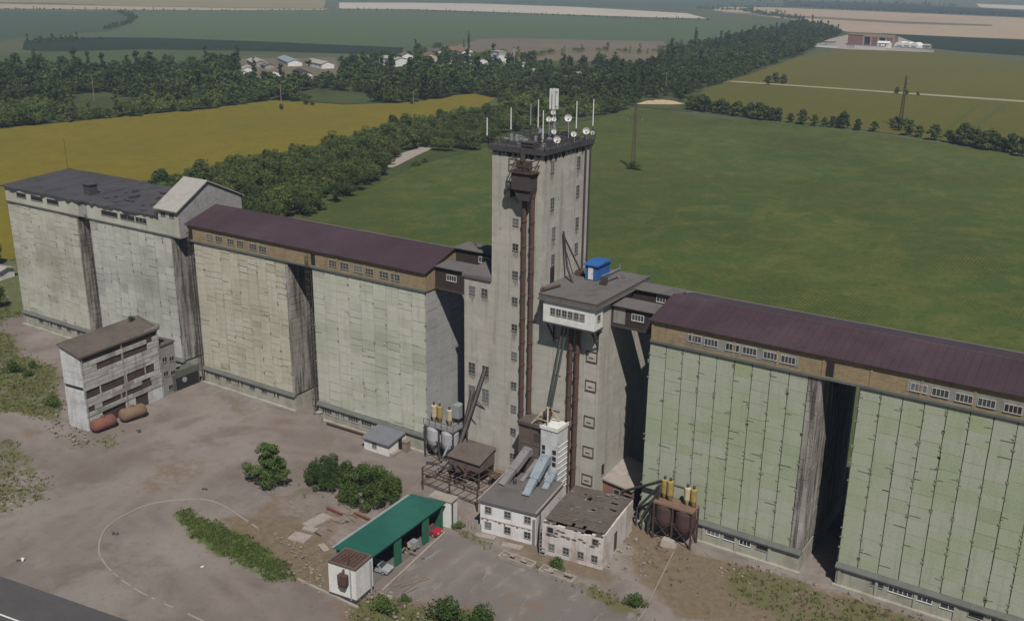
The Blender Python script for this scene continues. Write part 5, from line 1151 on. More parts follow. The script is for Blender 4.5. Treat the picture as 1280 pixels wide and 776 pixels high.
# ---------------------------------------------------------------- plants
LM = dict(
 broad=leaf_mat('broadleaf', (.018,.036,.011), (.088,.135,.040), (.13,.15,.042)),
 wood=leaf_mat('woodland_leaf', (.014,.030,.009), (.105,.155,.042), (.145,.17,.04)),
 yard=leaf_mat('yard_leaf', (.026,.055,.015), (.085,.14,.040), (.10,.14,.036)),
 weed=leaf_mat('weed_leaf', (.04,.055,.018), (.105,.12,.042), (.14,.11,.05)),
 verge=leaf_mat('verge_grass', (.06,.095,.026), (.12,.16,.05), (.14,.14,.05)))
M['bark'] = worn('bark', (.075,.058,.045), (.04,.032,.026), 3, .6)
def leaves(centres, radii, n, size, seed, flat=.8, gap=.3, up=.25):
    """n leaf-clump quads spread over uneven lobes; each lobe has its own tone"""
    r_ = np.random.default_rng(seed); centres = np.asarray(centres, float); radii = np.asarray(radii, float)
    wgt = radii**2/np.sum(radii**2); k = r_.choice(len(centres), n, p=wgt)
    d = r_.normal(size=(n, 3)); d /= np.linalg.norm(d, axis=1)[:, None]
    rad = radii[k]*(1-gap*r_.random(n)**1.6)*(1+.22*r_.normal(size=n)*.6)
    c = centres[k]+d*rad[:, None]*np.array([1, 1, flat])
    nrm = d+r_.normal(size=(n, 3))*.55+np.array([0, 0, up]); nrm /= np.linalg.norm(nrm, axis=1)[:, None]
    a = np.cross(nrm, r_.normal(size=(n, 3))); a /= np.linalg.norm(a, axis=1)[:, None]; b = np.cross(nrm, a)
    s = size*r_.uniform(.5, 1.3, n)[:, None]; e = r_.uniform(.5, 1, n)[:, None]
    V = np.stack([c-a*s, c-b*s*e*.7+a*s*.1, c+a*s, c+b*s*e*.7-a*s*.1], 1).reshape(-1, 3)
    Fq = np.arange(4*n).reshape(n, 4)
    tone = r_.uniform(-.22, .22, len(centres)); tint = np.clip(.45+tone[k]+r_.normal(size=n)*.2, 0, 1)
    return V, Fq, tint
def lobes(kind, seed):
    r_ = np.random.default_rng(seed); C = []; R = []
    if kind == 'broad':      # about 10 m tall, 8 m wide
        for i in range(18):
            a = r_.uniform(0, 2*PI); q = r_.uniform(.2, 2.7); z = r_.uniform(1.9, 8.3); q *= 1.15-abs(z-4.6)/5.5; C.append((q*math.cos(a), q*math.sin(a), z)); R.append(r_.uniform(1.0, 1.9))
    elif kind == 'round':    # broad low dome, 9 m wide
        for i in range(16):
            a = r_.uniform(0, 2*PI); q = 3.3*math.sqrt(r_.random()); z = 1.6+(5.6-.38*q*q)*r_.uniform(.35, 1); C.append((q*math.cos(a), q*math.sin(a), max(1.2, z))); R.append(r_.uniform(1.1, 2.0))
    elif kind == 'tall':     # about 13 m, narrow
        for i in range(14):
            z = 1.9+i*.72; a = r_.uniform(0, 2*PI); q = r_.uniform(.1, 1.2)*(1-.3*i/14); C.append((q*math.cos(a), q*math.sin(a), z)); R.append(r_.uniform(.9, 1.5)*(1-.35*i/14))
    elif kind == 'poplar':
        for i in range(12): C.append((r_.uniform(-.3, .3), r_.uniform(-.3, .3), 1.6+i*1.25)); R.append(1.25*math.sin(PI*(i+1.5)/14)**.6)
    elif kind == 'bush':     # about 3 m
        for i in range(10):
            a = r_.uniform(0, 2*PI); q = r_.uniform(0, 1.5); C.append((q*math.cos(a), q*math.sin(a), r_.uniform(.6, 2.0)*(1-.2*q))); R.append(r_.uniform(.55, 1.0))
    elif kind == 'yard_tree':  # about 5 m, reaching almost to the ground
        for i in range(48):
            a = r_.uniform(0, 2*PI); z = r_.uniform(.8, 5.2); q = r_.uniform(.2, 2.4)*(1.12-abs(z-2.2)/3.9); C.append((q*math.cos(a), q*math.sin(a), z)); R.append(r_.uniform(.5, .95)*(1.1-.08*z))
    elif kind == 'yard_mass':
        for i in range(46):
            a = r_.uniform(0, 2*PI); q = 4.4*math.sqrt(r_.random()); z = r_.uniform(.7, 3.9)*(1.05-.14*q); C.append((q*math.cos(a)*1.15, q*math.sin(a)*.95, z)); R.append(r_.uniform(.6, 1.15))
        for i in range(26):
            a = r_.uniform(0, 2*PI); q = r_.uniform(2.5, 5.0); C.append((q*math.cos(a)*1.1, q*math.sin(a)*.95, max(.4, 4.3-.62*q+r_.uniform(-.5, .7)))); R.append(r_.uniform(.25, .5))
    return C, R
def crown_mesh(name, kind, n, size, seed, m, **k):
    C, R = lobes(kind, seed); V, Fq, ti = leaves(C, R, n, size, seed, **k); return np_mesh(name, V, Fq, [LM[m]], {'tint': ti})
def trunk_mesh(name, h, r, seed, limbs=5):
    r_ = random.Random(seed); mb = MB(); p = Vector((0, 0, -.2)); 
    for i in range(4):
        q = p+Vector((r_.uniform(-.15, .15), r_.uniform(-.15, .15), h/4)); mb.cyl(p, q, r*(1-.2*i), r*(1-.2*(i+1)), 7); p = q
    for i in range(limbs):
        z = h*r_.uniform(.35, .95); a = r_.uniform(0, 2*PI); L = h*r_.uniform(.25, .5); q = Vector((L*.7*math.cos(a), L*.7*math.sin(a), z+L*.7)); mb.cyl((0, 0, z), q, r*.4, r*.12, 6)
    return mb.mesh(name, M['bark'])
PROTO = {}
def proto(key, kind, n, size, seed, m, th, tr, **k): PROTO[key] = (crown_mesh('crown', kind, n, size, seed, m, **k), trunk_mesh('trunk', th, tr, seed))
for i in range(4): proto(('broad', i), 'broad' if i % 2 else 'round', 2300, .34, 20+i, 'broad', 5.5, .24)
for i in range(2): proto(('tall', i), 'tall', 1200, .42, 40+i, 'broad', 8, .22)
for i in range(3): proto(('bush', i), 'bush', 900, .22, 50+i, 'broad', 1.4, .09)
for i in range(3): proto(('wbroad', i), 'round', 900, .52, 60+i, 'wood', 5, .24)
for i in range(2): proto(('wtall', i), 'tall', 600, .52, 70+i, 'wood', 7, .2)
proto(('poplar', 0), 'poplar', 420, .55, 80, 'wood', 12, .2)
for i in range(3): proto(('hedge', i), 'yard_tree', 1500, .33, 110+i, 'broad', 3, .16)
proto(('yard_tree', 0), 'yard_tree', 10000, .135, 91, 'yard', 3.6, .16)
proto(('yard_mass', 0), 'yard_mass', 14000, .15, 92, 'yard', 2.2, .14)
proto(('yard_mass', 1), 'yard_mass', 14000, .15, 93, 'yard', 2.2, .14)
proto(('weed', 0), 'bush', 1100, .16, 94, 'yard', .8, .04)
def plant(key, p, s, label, cat, group=None, name='tree', parts=True, sz=None):
    cm, tm = PROTO[key]
    if not parts:
        o = bpy.data.objects.new(name, cm); COL.objects.link(o)
    else:
        o = bpy.data.objects.new(name, None); COL.objects.link(o)
        for nm, d in (('crown', cm), ('trunk', tm)):
            c = bpy.data.objects.new(nm, d); COL.objects.link(c); c.parent = o
    o.location = (p[0], p[1], p[2] if len(p) > 2 else 0); o.rotation_euler = (0, 0, random.uniform(0, 6.28)); o.scale = (s, s, sz or s)
    return tag(o, label, cat, group)
# trees and bushes in the yard
plant(('yard_tree', 0), at(336, 601), 1.5, 'lone round dark green tree at the left of the yard trees', 'tree', name='yard_tree', sz=1.22)
plant(('yard_mass', 0), at(413, 604), .80, 'dense round bush in the middle of the yard, right of the lone tree', 'bush', name='yard_bush', sz=1.35)
plant(('yard_mass', 1), at(462, 622), 1.08, 'large dense spreading bush touching the green roofed shed', 'bush', name='yard_bush', sz=1.45)
for px, py, s, lb in ((16, 466, 1.1, 'bush at the far left edge, in the grass left of the ruined siding building'), (42, 460, .7, 'small bush between two others in the grass left of the ruined siding building'), (37, 470, .62, 'small round bush left of the ruined building, just below the small bush'),
        (64, 508, 1.05, 'leafy green bush right at the foot of the ruined siding building'), (698, 712, .85, 'dark bush growing behind the concrete planter before the ruined pink building'), (796, 757, .85, 'dark round bush at the lower right of the concrete yard'),
        (563, 776, 1.5, 'dark bush at the bottom edge of the photo, left of its neighbour'), (600, 782, 1.3, 'dark bush at the bottom edge of the photo, right of its neighbour'), (478, 766, 1.0, 'green weed bush below the white pump house'), (505, 752, .5, 'small weed clump on the rubble below the white pump house'),
        (574, 660, .55, 'yellow green shrub beside the white two storey building'), (160, 397, .45, 'small green plant growing on the roof of the ruined siding building')):
    p = at(px, py)
    if px == 160: p = Vector((-87.3, -13.0, 16.1))
    plant(('weed', 0), p, s, lb, 'bush', name='weed_bush')
plant(('broad', 1), at(2, 384), .62, 'dark tree at the left edge of the photo, beside the farthest silo', 'tree', name='yard_tree'); plant(('broad', 3), at(-6, 330), .8, 'dark tree at the left edge of the photo, behind the pale shed', 'tree', name='yard_tree')
# hedge row at the far edge of the main field
hr = random.Random(12)
row = [(870,138,6),(882,140,6.5),(900,142,6),(908,143,5),(922,145,6),(938,147,6),(956,150,5.5),(963,150,5),(988,153,3.5),(1198,180,6),(1212,182,6.5),(1228,186,6),(1244,188,5.5),(893,141,5),(915,144,4.5),(930,146,4),(948,149,6.5),(972,151,5),(1002,155,5.5),(1018,157,4),(1030,158,3.4),(1040,159,4),(1054,160,6.3),(1071,162,4),(1092,164,3.6),(1117,160,3.3),(1124,163,4.6),(1136,169,5.5),(1148,171,4),(1168,175,5.5),(1186,178,4.2),(1203,180,7),(1219,183,6),(1235,187,7),(1252,189,4.5),(1264,191,6.3),(1277,195,6),(960,106,4.6),(969,104,5.5),(979,105,5),(1121,117,3.2),(1133,119,2.4),(1147,120,2),(862,137,6),(878,139,7)]
for i, (px, py, h) in enumerate(row):
    k = hr.choice((('hedge', 0), ('hedge', 1), ('hedge', 2)))
    plant(k, at(px, py), h/5.6*1.6, 'round bushy tree in the row along the far edge of the big green field' if not 36 < i < 43 else 'round bushy tree beside the pale track across the olive field', 'tree', 'hedge trees along the field edge' if not 36 < i < 43 else 'trees by the farm track', 'hedge_tree')
plant(('bush', 0), at(790, 211), 1.5, 'broad green bush at the foot of the nearer pylon', 'bush', name='bush'); plant(('bush', 1), at(797, 212), 1.2, 'smaller green bush on the right of the foot of the nearer pylon', 'bush', name='bush')
plant(('bush', 2), at(1120, 156), 2.0, 'dark bush at the left foot of the farther pylon', 'bush', name='bush'); plant(('bush', 0), at(1131, 157), 1.9, 'dark bush at the right foot of the farther pylon', 'bush', name='bush')
# scattering over measured outlines
def inside(poly, n, dmin, seed, dens=None):
    r_ = np.random.default_rng(seed); lo, hi = poly.min(0), poly.max(0); out = []; cell = {}
    cand = lo+(hi-lo)*r_.random((n*40, 2)); cand = cand[sdist(cand[:, 0], cand[:, 1], poly) > 0]
    for p in cand:
        k = (int(p[0]//dmin), int(p[1]//dmin))
        if any((p[0]-q[0])**2+(p[1]-q[1])**2 < dmin*dmin for i in (-1, 0, 1) for j in (-1, 0, 1) for q in cell.get((k[0]+i, k[1]+j), ())): continue
        cell.setdefault(k, []).append(p); out.append(p)
        if len(out) >= n: break
    return out
copse = P2([(178,250),(215,238),(300,214),(400,193),(470,175),(520,163),(590,148),(618,143),(640,150),(625,176),(560,192),(536,186),(505,190),(486,205),(470,228),(420,252),(385,266),(345,285),(270,290),(200,275)])
for p in inside(copse, 290, 5.0, 5):
    k = random.choice((('broad', 0), ('broad', 1), ('broad', 2), ('broad', 3), ('broad', 0), ('broad', 0), ('broad', 2)))
    plant(k, p, random.uniform(.8, 1.3)*(.8 if random.random() < .25 else 1), 'dark broadleaf tree in the copse between the yellow field and the maroon roof', 'tree', 'trees of the copse behind the silos', 'copse_tree')
plant(('bush', 1), at(586, 187), 3.1, 'round light green bush at the right end of the copse beside the field', 'bush', name='bush')
for px, py, s in ((388, 266, 1.6), (402, 262, 1.2), (520, 207, 1.2), (530, 203, .9)): plant(('bush', 0), at(px, py), s, 'low bush on the field side of the copse', 'bush', 'low bushes along the copse', 'bush')
# the valley woods: the largest-looking trees one by one, the rest as one mass
W1 = P2([(-120,110),(20,92),(140,95),(290,84),(300,104),(420,104),(440,92),(520,92),(600,96),(622,122),(590,117),(515,128),(430,131),(345,125.5),(250,137.5),(60,155.5),(0,160.5),(-120,174)])
W2 = P2([(600,96),(640,88),(720,92),(800,86),(838,70),(900,52),(966,40),(1005,30),(1052,42),(1020,58),(1000,70),(960,83),(925,97),(880,112),(850,128),(800,131),(745,147),(700,156),(640,168),(630,140),(622,122)])
W3 = P2([(20,83),(140,84),(290,79),(300,68),(420,75),(490,70),(520,64),(600,74),(640,78),(800,80),(720,92),(640,88),(600,96),(520,92),(440,92),(420,104),(300,104),(290,84),(140,95),(20,92)])
pts = [(p, 0) for p in inside(W1, 1700, 6.4, 11)]+[(p, 1) for p in inside(W2, 1900, 6.2, 12)]+[(p, 2) for p in inside(W3, 420, 13.0, 13)]
PB = [P2([(294,107),(300,68),(424,71),(428,107)]), P2([(565,76),(700,82),(690,100),(560,90)]), P2([(800,133),(850,133),(850,123),(800,123)])]
xy_ = np.array([p for p, w_ in pts]); bad = np.zeros(len(xy_), bool)
for b_ in PB[:1]+PB[2:]: bad |= sdist(xy_[:, 0], xy_[:, 1], b_) > 0
pts = [e for e, k in zip(pts, bad) if not k or (e[1] == 2 and random.random() < .05)]
clear = lambda p: math.sin(p[0]*.031+2.0*math.sin(p[1]*.019))+math.cos(p[1]*.043+p[0]*.011) > 1.25
pts = [e for e in pts if not clear(e[0])]
pts.sort(key=lambda e: (e[0][0]-CAM.x)**2+(e[0][1]-CAM.y)**2)
WK = [('wbroad', 0), ('wbroad', 1), ('wbroad', 2), ('wbroad', 0), ('wtall', 1), ('wbroad', 1), ('wbroad', 2)]
near, rest = pts[:230], pts[230:]
for p, w_ in near:
    k = random.choice(WK) if random.random() > .05 else ('poplar', 0)
    plant(k, p, random.choice((.6, .8, .9, 1, 1.15, 1.4)), 'tree on the near edge of the valley wood, beyond the fields', 'tree', 'trees of the valley wood', 'woodland_tree', parts=False)
VV, FF, TT, nb = [], [], [], 0
LOW = [crown_mesh('c', kd, nn, sz, sd, 'wood') for kd, nn, sz, sd in (('round', 290, .86, 101), ('round', 290, .86, 102), ('tall', 220, .85, 103), ('broad', 270, .86, 104), ('poplar', 150, .9, 105))]
ARR = []
for me_ in LOW:
    v = np.empty(len(me_.vertices)*3, np.float32); me_.vertices.foreach_get('co', v); ti = np.empty(len(me_.polygons), np.float32); me_.attributes['tint'].data.foreach_get('value', ti); ARR.append((v.reshape(-1, 3), ti)); bpy.data.meshes.remove(me_)
for p, w_ in rest:
    v, ti = ARR[random.choice((0, 0, 0, 1, 1, 1, 2, 3)) if random.random() > .015 else 4]; a = random.uniform(0, 6.28); s = random.choice((.6, .75, .85, 1, 1, 1.15, 1.35, 1.6))*random.uniform(.9, 1.1)*(1.1 if w_ == 0 else .95); c, sn = math.cos(a)*s, math.sin(a)*s
    tone_ = .32*math.sin(p[0]*.021+1.3*math.sin(p[1]*.013))*math.cos(p[1]*.017)+random.gauss(0, .22); s *= 1; q_ = np.stack([v[:, 0]*c-v[:, 1]*sn+p[0], v[:, 0]*sn+v[:, 1]*c+p[1], v[:, 2]*s*random.uniform(.85, 1.2)], -1); VV.append(q_); FF.append(np.arange(len(v)).reshape(-1, 4)+nb); nb += len(v); TT.append(np.clip(ti+tone_, 0, 1))
o = bpy.data.objects.new('far_wood', np_mesh('far_wood', np.concatenate(VV), np.concatenate(FF), [LM['wood']], {'tint': np.concatenate(TT)})); COL.objects.link(o); tag(o, 'dark green mass of woodland filling the valley beyond the fields', 'woodland', kind='stuff')
# far hedges
def hedge(name, line, wid, h, seed, label, step=5.5):
    r_ = np.random.default_rng(seed); VV, FF, TT, nb = [], [], [], 0; L = [at(*q) for q in line]
    for a_, b_ in zip(L[:-1], L[1:]):
        n = max(1, int((b_-a_).length/step))
        for i in range(n):
            if r_.random() < .12: continue
            p = a_.lerp(b_, (i+r_.random())/n)+Vector((r_.uniform(-wid, wid), r_.uniform(-wid, wid), 0)); s = h/9.5*r_.uniform(.6, 1.3)
            v, ti = ARR[r_.integers(0, 4)]; m_ = v.reshape(-1, 4, 3)[::2].reshape(-1, 3); t_ = ti[::2]
            VV.append(m_*np.array([s*1.3, s*1.3, s])+np.array([p.x, p.y, 0])); FF.append(np.arange(len(m_)).reshape(-1, 4)+nb); nb += len(m_); TT.append(np.clip(t_+r_.uniform(-.2, .2), 0, 1))
    o = bpy.data.objects.new(name, np_mesh(name, np.concatenate(VV), np.concatenate(FF), [LM['wood']], {'tint': np.concatenate(TT)})); COL.objects.link(o); tag(o, label, 'hedge', kind='stuff')
hedge('field_hedge', [(0,12.5),(140,13.5),(300,13.8),(412,13.0)], 4, 5, 1, 'thin dark hedge line below the far left stubble field', 9)
hedge('field_hedge', [(424,13),(520,14),(640,18),(800,24),(890,26)], 4, 5, 2, 'thin dark hedge line below the pale stubble field', 9)
hedge('field_hedge', [(870,12),(930,14),(1000,26)], 18, 10, 3, 'dark belt of far trees between the pale and the tan stubble fields', 5)
hedge('field_hedge', [(900,9),(1000,10),(1100,15),(1300,23)], 5, 9, 4, 'thin far hedge along the upper edge of the tan stubble field', 12)
hedge('field_hedge', [(820,-1),(960,3),(1110,5),(1200,9)], 30, 12, 5, 'far dark tree belt close under the top right of the photo', 16)
hedge('field_hedge', [(50,54),(75,50),(120,52)], 14, 7, 6, 'dark belt of bushes at the left end of the dark strip', 4.5)
hedge('field_hedge', [(150,16),(168,24),(155,32),(130,38)], 7, 7, 8, 'winding line of bushes between the two far left fields', 7)
hedge('field_hedge', [(640,74),(700,66),(760,64),(815,68),(850,60)], 10, 7, 9, 'scattered bushes on the bare land beyond the village', 7)
# weeds and grass tufts
def tufts(name, pts, h, seed, label, m='weed'):
    r_ = np.random.default_rng(seed); P_ = np.asarray(pts); n = len(P_); k = 5
    base = np.repeat(P_, k, 0); N_ = len(base); a = r_.uniform(0, 2*PI, N_); hh = h*r_.uniform(.4, 1.25, N_); w_ = .05+.06*r_.random(N_)
    ux, uy = np.cos(a), np.sin(a); off = r_.normal(size=(N_, 2))*.14; le = r_.normal(size=(N_, 2))*.35
    b = np.stack([base[:, 0]+off[:, 0], base[:, 1]+off[:, 1], base[:, 2]], -1)
    V = np.stack([b+np.stack([ux*w_, uy*w_, np.zeros(N_)], -1), b-np.stack([ux*w_, uy*w_, np.zeros(N_)], -1),
                  b+np.stack([le[:, 0]*hh-ux*w_*.3, le[:, 1]*hh-uy*w_*.3, hh], -1), b+np.stack([le[:, 0]*hh+ux*w_*.3, le[:, 1]*hh+uy*w_*.3, hh], -1)], 1).reshape(-1, 3)
    o = bpy.data.objects.new(name, np_mesh(name, V, np.arange(4*N_).reshape(-1, 4), [LM[m]], {'tint': np.clip(r_.normal(.5, .25, N_), 0, 1)})); COL.objects.link(o); tag(o, label, 'grass', kind='stuff')
gsel = []; lsel = []
r_ = np.random.default_rng(3)
ii = r_.choice(N, 420000, p=(np.clip(grass-.25, 0, 1)**1.3*(GY < 5)*(GX > -200)).ravel()/np.sum(np.clip(grass-.25, 0, 1)**1.3*(GY < 5)*(GX > -200)))[:17000]
for i in ii:
    x, y = vs_[i, 0]+r_.uniform(-.5, .5), vs_[i, 1]+r_.uniform(-.5, .5); (lsel if lush.ravel()[i] > .15 else gsel).append((x, y, vs_[i, 2]-.03))
tufts('wild_grass', gsel, .42, 4, 'patchy dry and green grass growing round the yard and along the silos')
ls = [(at(px, py)) for px, py in zip(r_.uniform(213, 375, 5200), r_.uniform(634, 730, 5200))]
lp = P2(GR['strip'][0]); sd_ = sdist(np.array([p.x for p in ls]), np.array([p.y for p in ls]), lp)
ls = [(p.x, p.y, 0) for p, s in zip(ls, sd_) if s > .1+abs(r_.normal())*.8+.7*math.sin(p.x*.9)*math.sin(p.y*1.3)]
tufts('grass_verge', ls, .34, 6, 'lush green grass strip in the middle of the yard', 'verge')
# ---------------------------------------------------------------- far things
def pylon(p, h, w_, label, arms):
    t_ = thing('power_pylon', label, 'pylon', (p[0], p[1], 0), .5)
    a = MB(); n = 12; W = lambda z: w_*(1-z/h)**1.0*.5+.28
    for i in range(n):
        z0, z1 = h*i/n, h*(i+1)/n; r0, r1 = W(z0), W(z1); c = ((-1, -1), (1, -1), (1, 1), (-1, 1))
        for k in range(4):
            m_ = (k+1) % 4
            a.bar((c[k][0]*r0, c[k][1]*r0, z0), (c[k][0]*r1, c[k][1]*r1, z1), .26); a.bar((c[k][0]*r0, c[k][1]*r0, z0), (c[m_][0]*r1, c[m_][1]*r1, z1), .15)
            a.bar((c[k][0]*r1, c[k][1]*r1, z1), (c[m_][0]*r1, c[m_][1]*r1, z1), .13)
    a.build('lattice', M['rust'], t_, local=True)
    for z, L in arms:
        a = MB(); a.bar((-L, 0, z), (L, 0, z), .24); a.bar((-L, 0, z), (0, 0, z+1.2), .14); a.bar((L, 0, z), (0, 0, z+1.2), .14); ar = a.build('crossarm', M['rust'], t_, local=True)
        a = MB()
        for s in (-1, 1): a.cyl((s*L*.95, 0, z), (s*L*.95, 0, z-1.1), .12, n=6)
        a.build('insulator', M['galv'], ar, local=True)
pylon(at(791, 211), 30, 1.1, 'tall lattice pylon in the green field right of the tower, with a crossarm', [(22.5, 3.2)])
pylon(at(1125, 158), 29, 1.3, 'lattice pylon farther right, rising from the row of bushes', [(24, 1.6)])
for px, py, ty, lb in ((352,136,108,'wooden pole at the far edge of the yellow field, left of the two bushes'), (517,131,115,'wooden pole at the far edge of the yellow field, near its right end'), (118,126,98,'pale pole standing in the wood at the left'), (832,118,93,'pale pole among the trees right of the tower, beyond the sand heap'), (1134,37,28,'tiny far mast on the tan stubble field')):
    if px == 1134: continue
    p = at(px, py); h = (py-ty)*(p-CAM).length/F_PX*1.03
    t = thing('utility_pole', lb, 'pole', (p.x, p.y, 0)); a = MB(); a.cyl((0, 0, 0), (0, 0, h), .28, .2, 8); a.build('shaft', M['wood'], t, local=True); a = MB(); a.bar((-1.1, 0, h-.8), (1.1, 0, h-.8), .22); a.build('crossarm', M['wood'], t, local=True)
for px, py, s, lb in ((352,137,1.0,'small bush at the foot of the pole at the far edge of the yellow field'), (383,131,1.25,'narrow dark bush at the far edge of the yellow field, left one of a pair'), (391,132,1.0,'narrow dark bush at the far edge of the yellow field, right one of a pair'), (516,130,1.0,'small bush by the right pole at the edge of the yellow field')):
    plant(('bush', 1), at(px, py), s, lb, 'bush', name='bush', sz=s*1.5)
t = thing('sand_heap', 'long pale sand heap at the far corner of the green field', 'heap', tuple(at(825, 130)))
a = MB(); n = 22
hr2 = random.Random(4); prof = []
for i in range(n+1):
    u = -13+26*i/n; h = 2.6*max(0, 1-(u/13)**2)**.6+hr2.uniform(-.2, .2); prof.append([(u, -5.5+hr2.uniform(-.5, .5), -.3), (u, -2.2, h*.75), (u, .5, max(h, -.2)), (u, 3, h*.7), (u, 6, -.3)])
for i in range(n):
    for j in range(4): a.add([prof[i][j], prof[i+1][j], prof[i+1][j+1], prof[i][j+1]], [(0, 1, 2, 3)])
for v in range(len(a.v)): x, y, z = a.v[v]; a.v[v] = (x*.85+y*.5, y*.85-x*(-.55), z)
a.build('sand', worn('sand', (.33,.25,.165), (.22,.16,.10), .4, .6), t, local=True)

def house(p, w_, d, h, rise, rz, label, wm, rm, cat='building', name='farm_building', wins=3, group=None):
    t_ = thing(name, label, cat, (p[0], p[1], 0), rz, group)
    a = MB(); a.prism([(-d/2, 0), (d/2, 0), (d/2, h), (0, h+rise), (-d/2, h)], 'x', -w_/2, w_/2); a.build('wall', M[wm], t_, local=True)
    a = MB(); a.prism([(-d/2-.5, h-.1), (-d/2-.5, h+.2), (0, h+rise+.35), (d/2+.5, h+.2), (d/2+.5, h-.1), (0, h+rise+.03)], 'x', -w_/2-.5, w_/2+.5); a.build('roof', M[rm], t_, local=True)
    for i in range(wins):
        a = MB(); u = -w_/2+w_*(i+.5)/wins; a.box(u-.7, u+.7, -d/2-.06, -d/2+.02, h*.35, h*.8); a.build('window', M['glass'], t_, local=True)
VZ = math.radians(-8)
V = [(322,82,34,11,3.6,2.2,'slab','asbestos','long low barn with a pale roof, back left of the far farmstead'), (362,80,44,11,3.6,2,'whitewash','galv','longest pale barn at the back of the far farmstead'), (400,84,30,10,4,2,'whitewash','asbestos','pale barn at the right end of the far farmstead'),
     (310,91,16,9,3.4,2,'whitewash','asbestos','short white barn front left in the far farmstead'), (345,95,30,10,3.6,2,'whitewash','rusttan','barn with a brownish roof, front middle of the far farmstead'), (378,96,24,9,3.4,2,'pinkwash','maroon','reddish roofed shed front right of the far farmstead'), (335,86,12,8,3,1.6,'slab','feltgrey','small grey shed in the middle of the far farmstead'),
     (492,82,24,11,6.5,1.5,'white','asbestos','broad pale building at the left of the village'), (508,78,12,9,7,2,'white','rusttan','small pale house behind the broad pale village building'), (538,77,24,10,6,2.5,'cream','rusttan','cream house with brown roof in the village'), (545,70,18,9,5,2.2,'pinkwash','feltbrown','brownish house at the back of the village'), (575,72,26,12,7,3,'white','rusttan','large white house with a brown roof below the two tall poplars'), (560,80,16,9,4,2,'white','slate','white house in front of the cream village house'),
     (600,82,18,9,5,2,'whitewash','feltgrey','grey roofed white house right of the pale village yard'), (650,88,16,9,5,2,'white','asbestos','pale house among the trees right of the white gateway building'), (664,95,14,8,4,2,'cream','asbestos','small cream house in the trees left of the mast top'), (712,106,22,8,4,1.6,'slab','asbestos','grey shed among the trees right of the mast top'), (560,101,10,7,4,2,'white','asbestos','tiny white house low in the village trees'), (440,99,10,7,3.5,2,'white','asbestos','tiny white house alone in the wood between farmstead and village'),
     (720,98,12,7,4,1.8,'white','asbestos','tiny pale house in the wood right of the tower')]
for i, (px, py, w_, d, h, rs_, wm, rm, lb) in enumerate(V): house(at(px, py), w_*1.3, d*1.2, h*1.0, rs_*1.1, VZ+random.uniform(-.3, .3)-.45, lb, wm, rm, wins=4)
house(at(-4, 346), 8, 5, 2.4, .6, .2, 'pale low shed at the left edge of the photo behind the farthest silo', 'whitewash', 'asbestos', name='storage_shed', cat='shed', wins=2)
# white gateway-like building of the village
t = thing('gateway_building', 'tall pale gateway-shaped building at the right of the village', 'building', tuple(at(623, 84)), -.5)
a = MB(); a.box(-8, -4, -4, 4, 0, 14); a.box(4, 8, -4, 4, 0, 14); a.box(-8, 8, -4, 4, 11, 14.4); a.build('wall', M['white'], t, local=True); a = MB(); a.box(-3.9, 3.9, -1, 3, 0, 7.5); a.build('inner_hall', M['galv'], t, local=True); a = MB(); a.box(-8.3, 8.3, -4.3, 4.3, 14.4, 14.8); a.build('roof', M['asbestos'], t, local=True)
t = thing('chimney_stack', 'slim pale chimney right of the gateway building', 'chimney', tuple(at(642, 80))); a = MB(); a.cyl((0, 0, 0), (0, 0, 15), 1.2, .9, 12); a.build('stack', M['slab'], t, local=True); a = MB(); a.cyl((0, 0, 15), (0, 0, 15.5), 1.1, n=12); a.build('rim', M['rust'], t, local=True)
field('village_yard', [(558,67),(572,69),(600,80),(616,90),(600,90),(580,82)], .05, M['slab'])
field('farmstead_yard', [(298,74),(420,72),(425,98),(340,101),(300,94)], .04, FM['brown'])
for px, py, s, lb in ((580,64,1.15,'left of two tall dark poplars above the village'), (586,62,1.55,'right, taller one of two dark poplars above the village')): plant(('poplar', 0), at(px, py+6), s*.75, lb, 'tree', name='poplar_tree', parts=True, sz=s)
for px, py, s in ((558,70,1.6),(595,78,2),(604,74,1.5),(625,76,2.2),(548,62,1.6),(655,76,1.6),(512,72,1.3),(530,68,1.5)): plant(('wbroad', 0), at(px, py), s*.8, 'round dark tree between the village houses', 'tree', 'trees between the village houses', 'village_tree')
# walled works at the upper right
CZ = -.15
wk = lambda px, py: at(px, py)
for (x0, y0, x1, y1, h, lb) in ((1008,58,1046,60.5,3.5,'long white perimeter wall at the left of the far works'), (1058,60,1069,61,4,'short white wall piece in front of the red works building'), (1070,60.5,1106,63,4,'long white wall in front of the red works building'), (1118,62,1166,66,3.6,'long white wall in front of the pale sheds of the far works')):
    p, q = wk(x0, y0), wk(x1, y1); t = thing('perimeter_wall', lb, 'wall', tuple(p)); a = MB(); a.bar((p.x, p.y, h/2), (q.x, q.y, h/2), .6, h); a.build('wall_body', M['white'], t); a = MB(); a.bar((p.x, p.y, h+.15), (q.x, q.y, h+.15), .9, .3); a.build('coping', M['slab'], t)
house(wk(1090, 57), 62, 16, 13, 1.2, CZ, 'large red brick building of the far works with a pale frame', 'brickred', 'rusttan', name='works_building', wins=0)
t = thing('portal_structure', 'pale concrete frame standing against the red works building', 'frame', tuple(wk(1097, 58.4)), CZ)
a = MB()
for x in (-20, -10, 0, 10, 20): a.box(x-.8, x+.8, -.8, .8, 0, 13)
a.box(-20.8, 20.8, -.8, .8, 12, 13.8); a.build('frame_beam', M['slab'], t, local=True)
a = MB(); a.box(-19, -11, .9, 1.2, 2, 11); a.box(1, 9, .9, 1.2, 2, 11); a.build('dark_bay', M['opening'], t, local=True)
house(wk(1105, 60), 15, 10, 6, 2, CZ, 'bright white small building right below the red works building', 'white', 'white', name='works_building', wins=2)
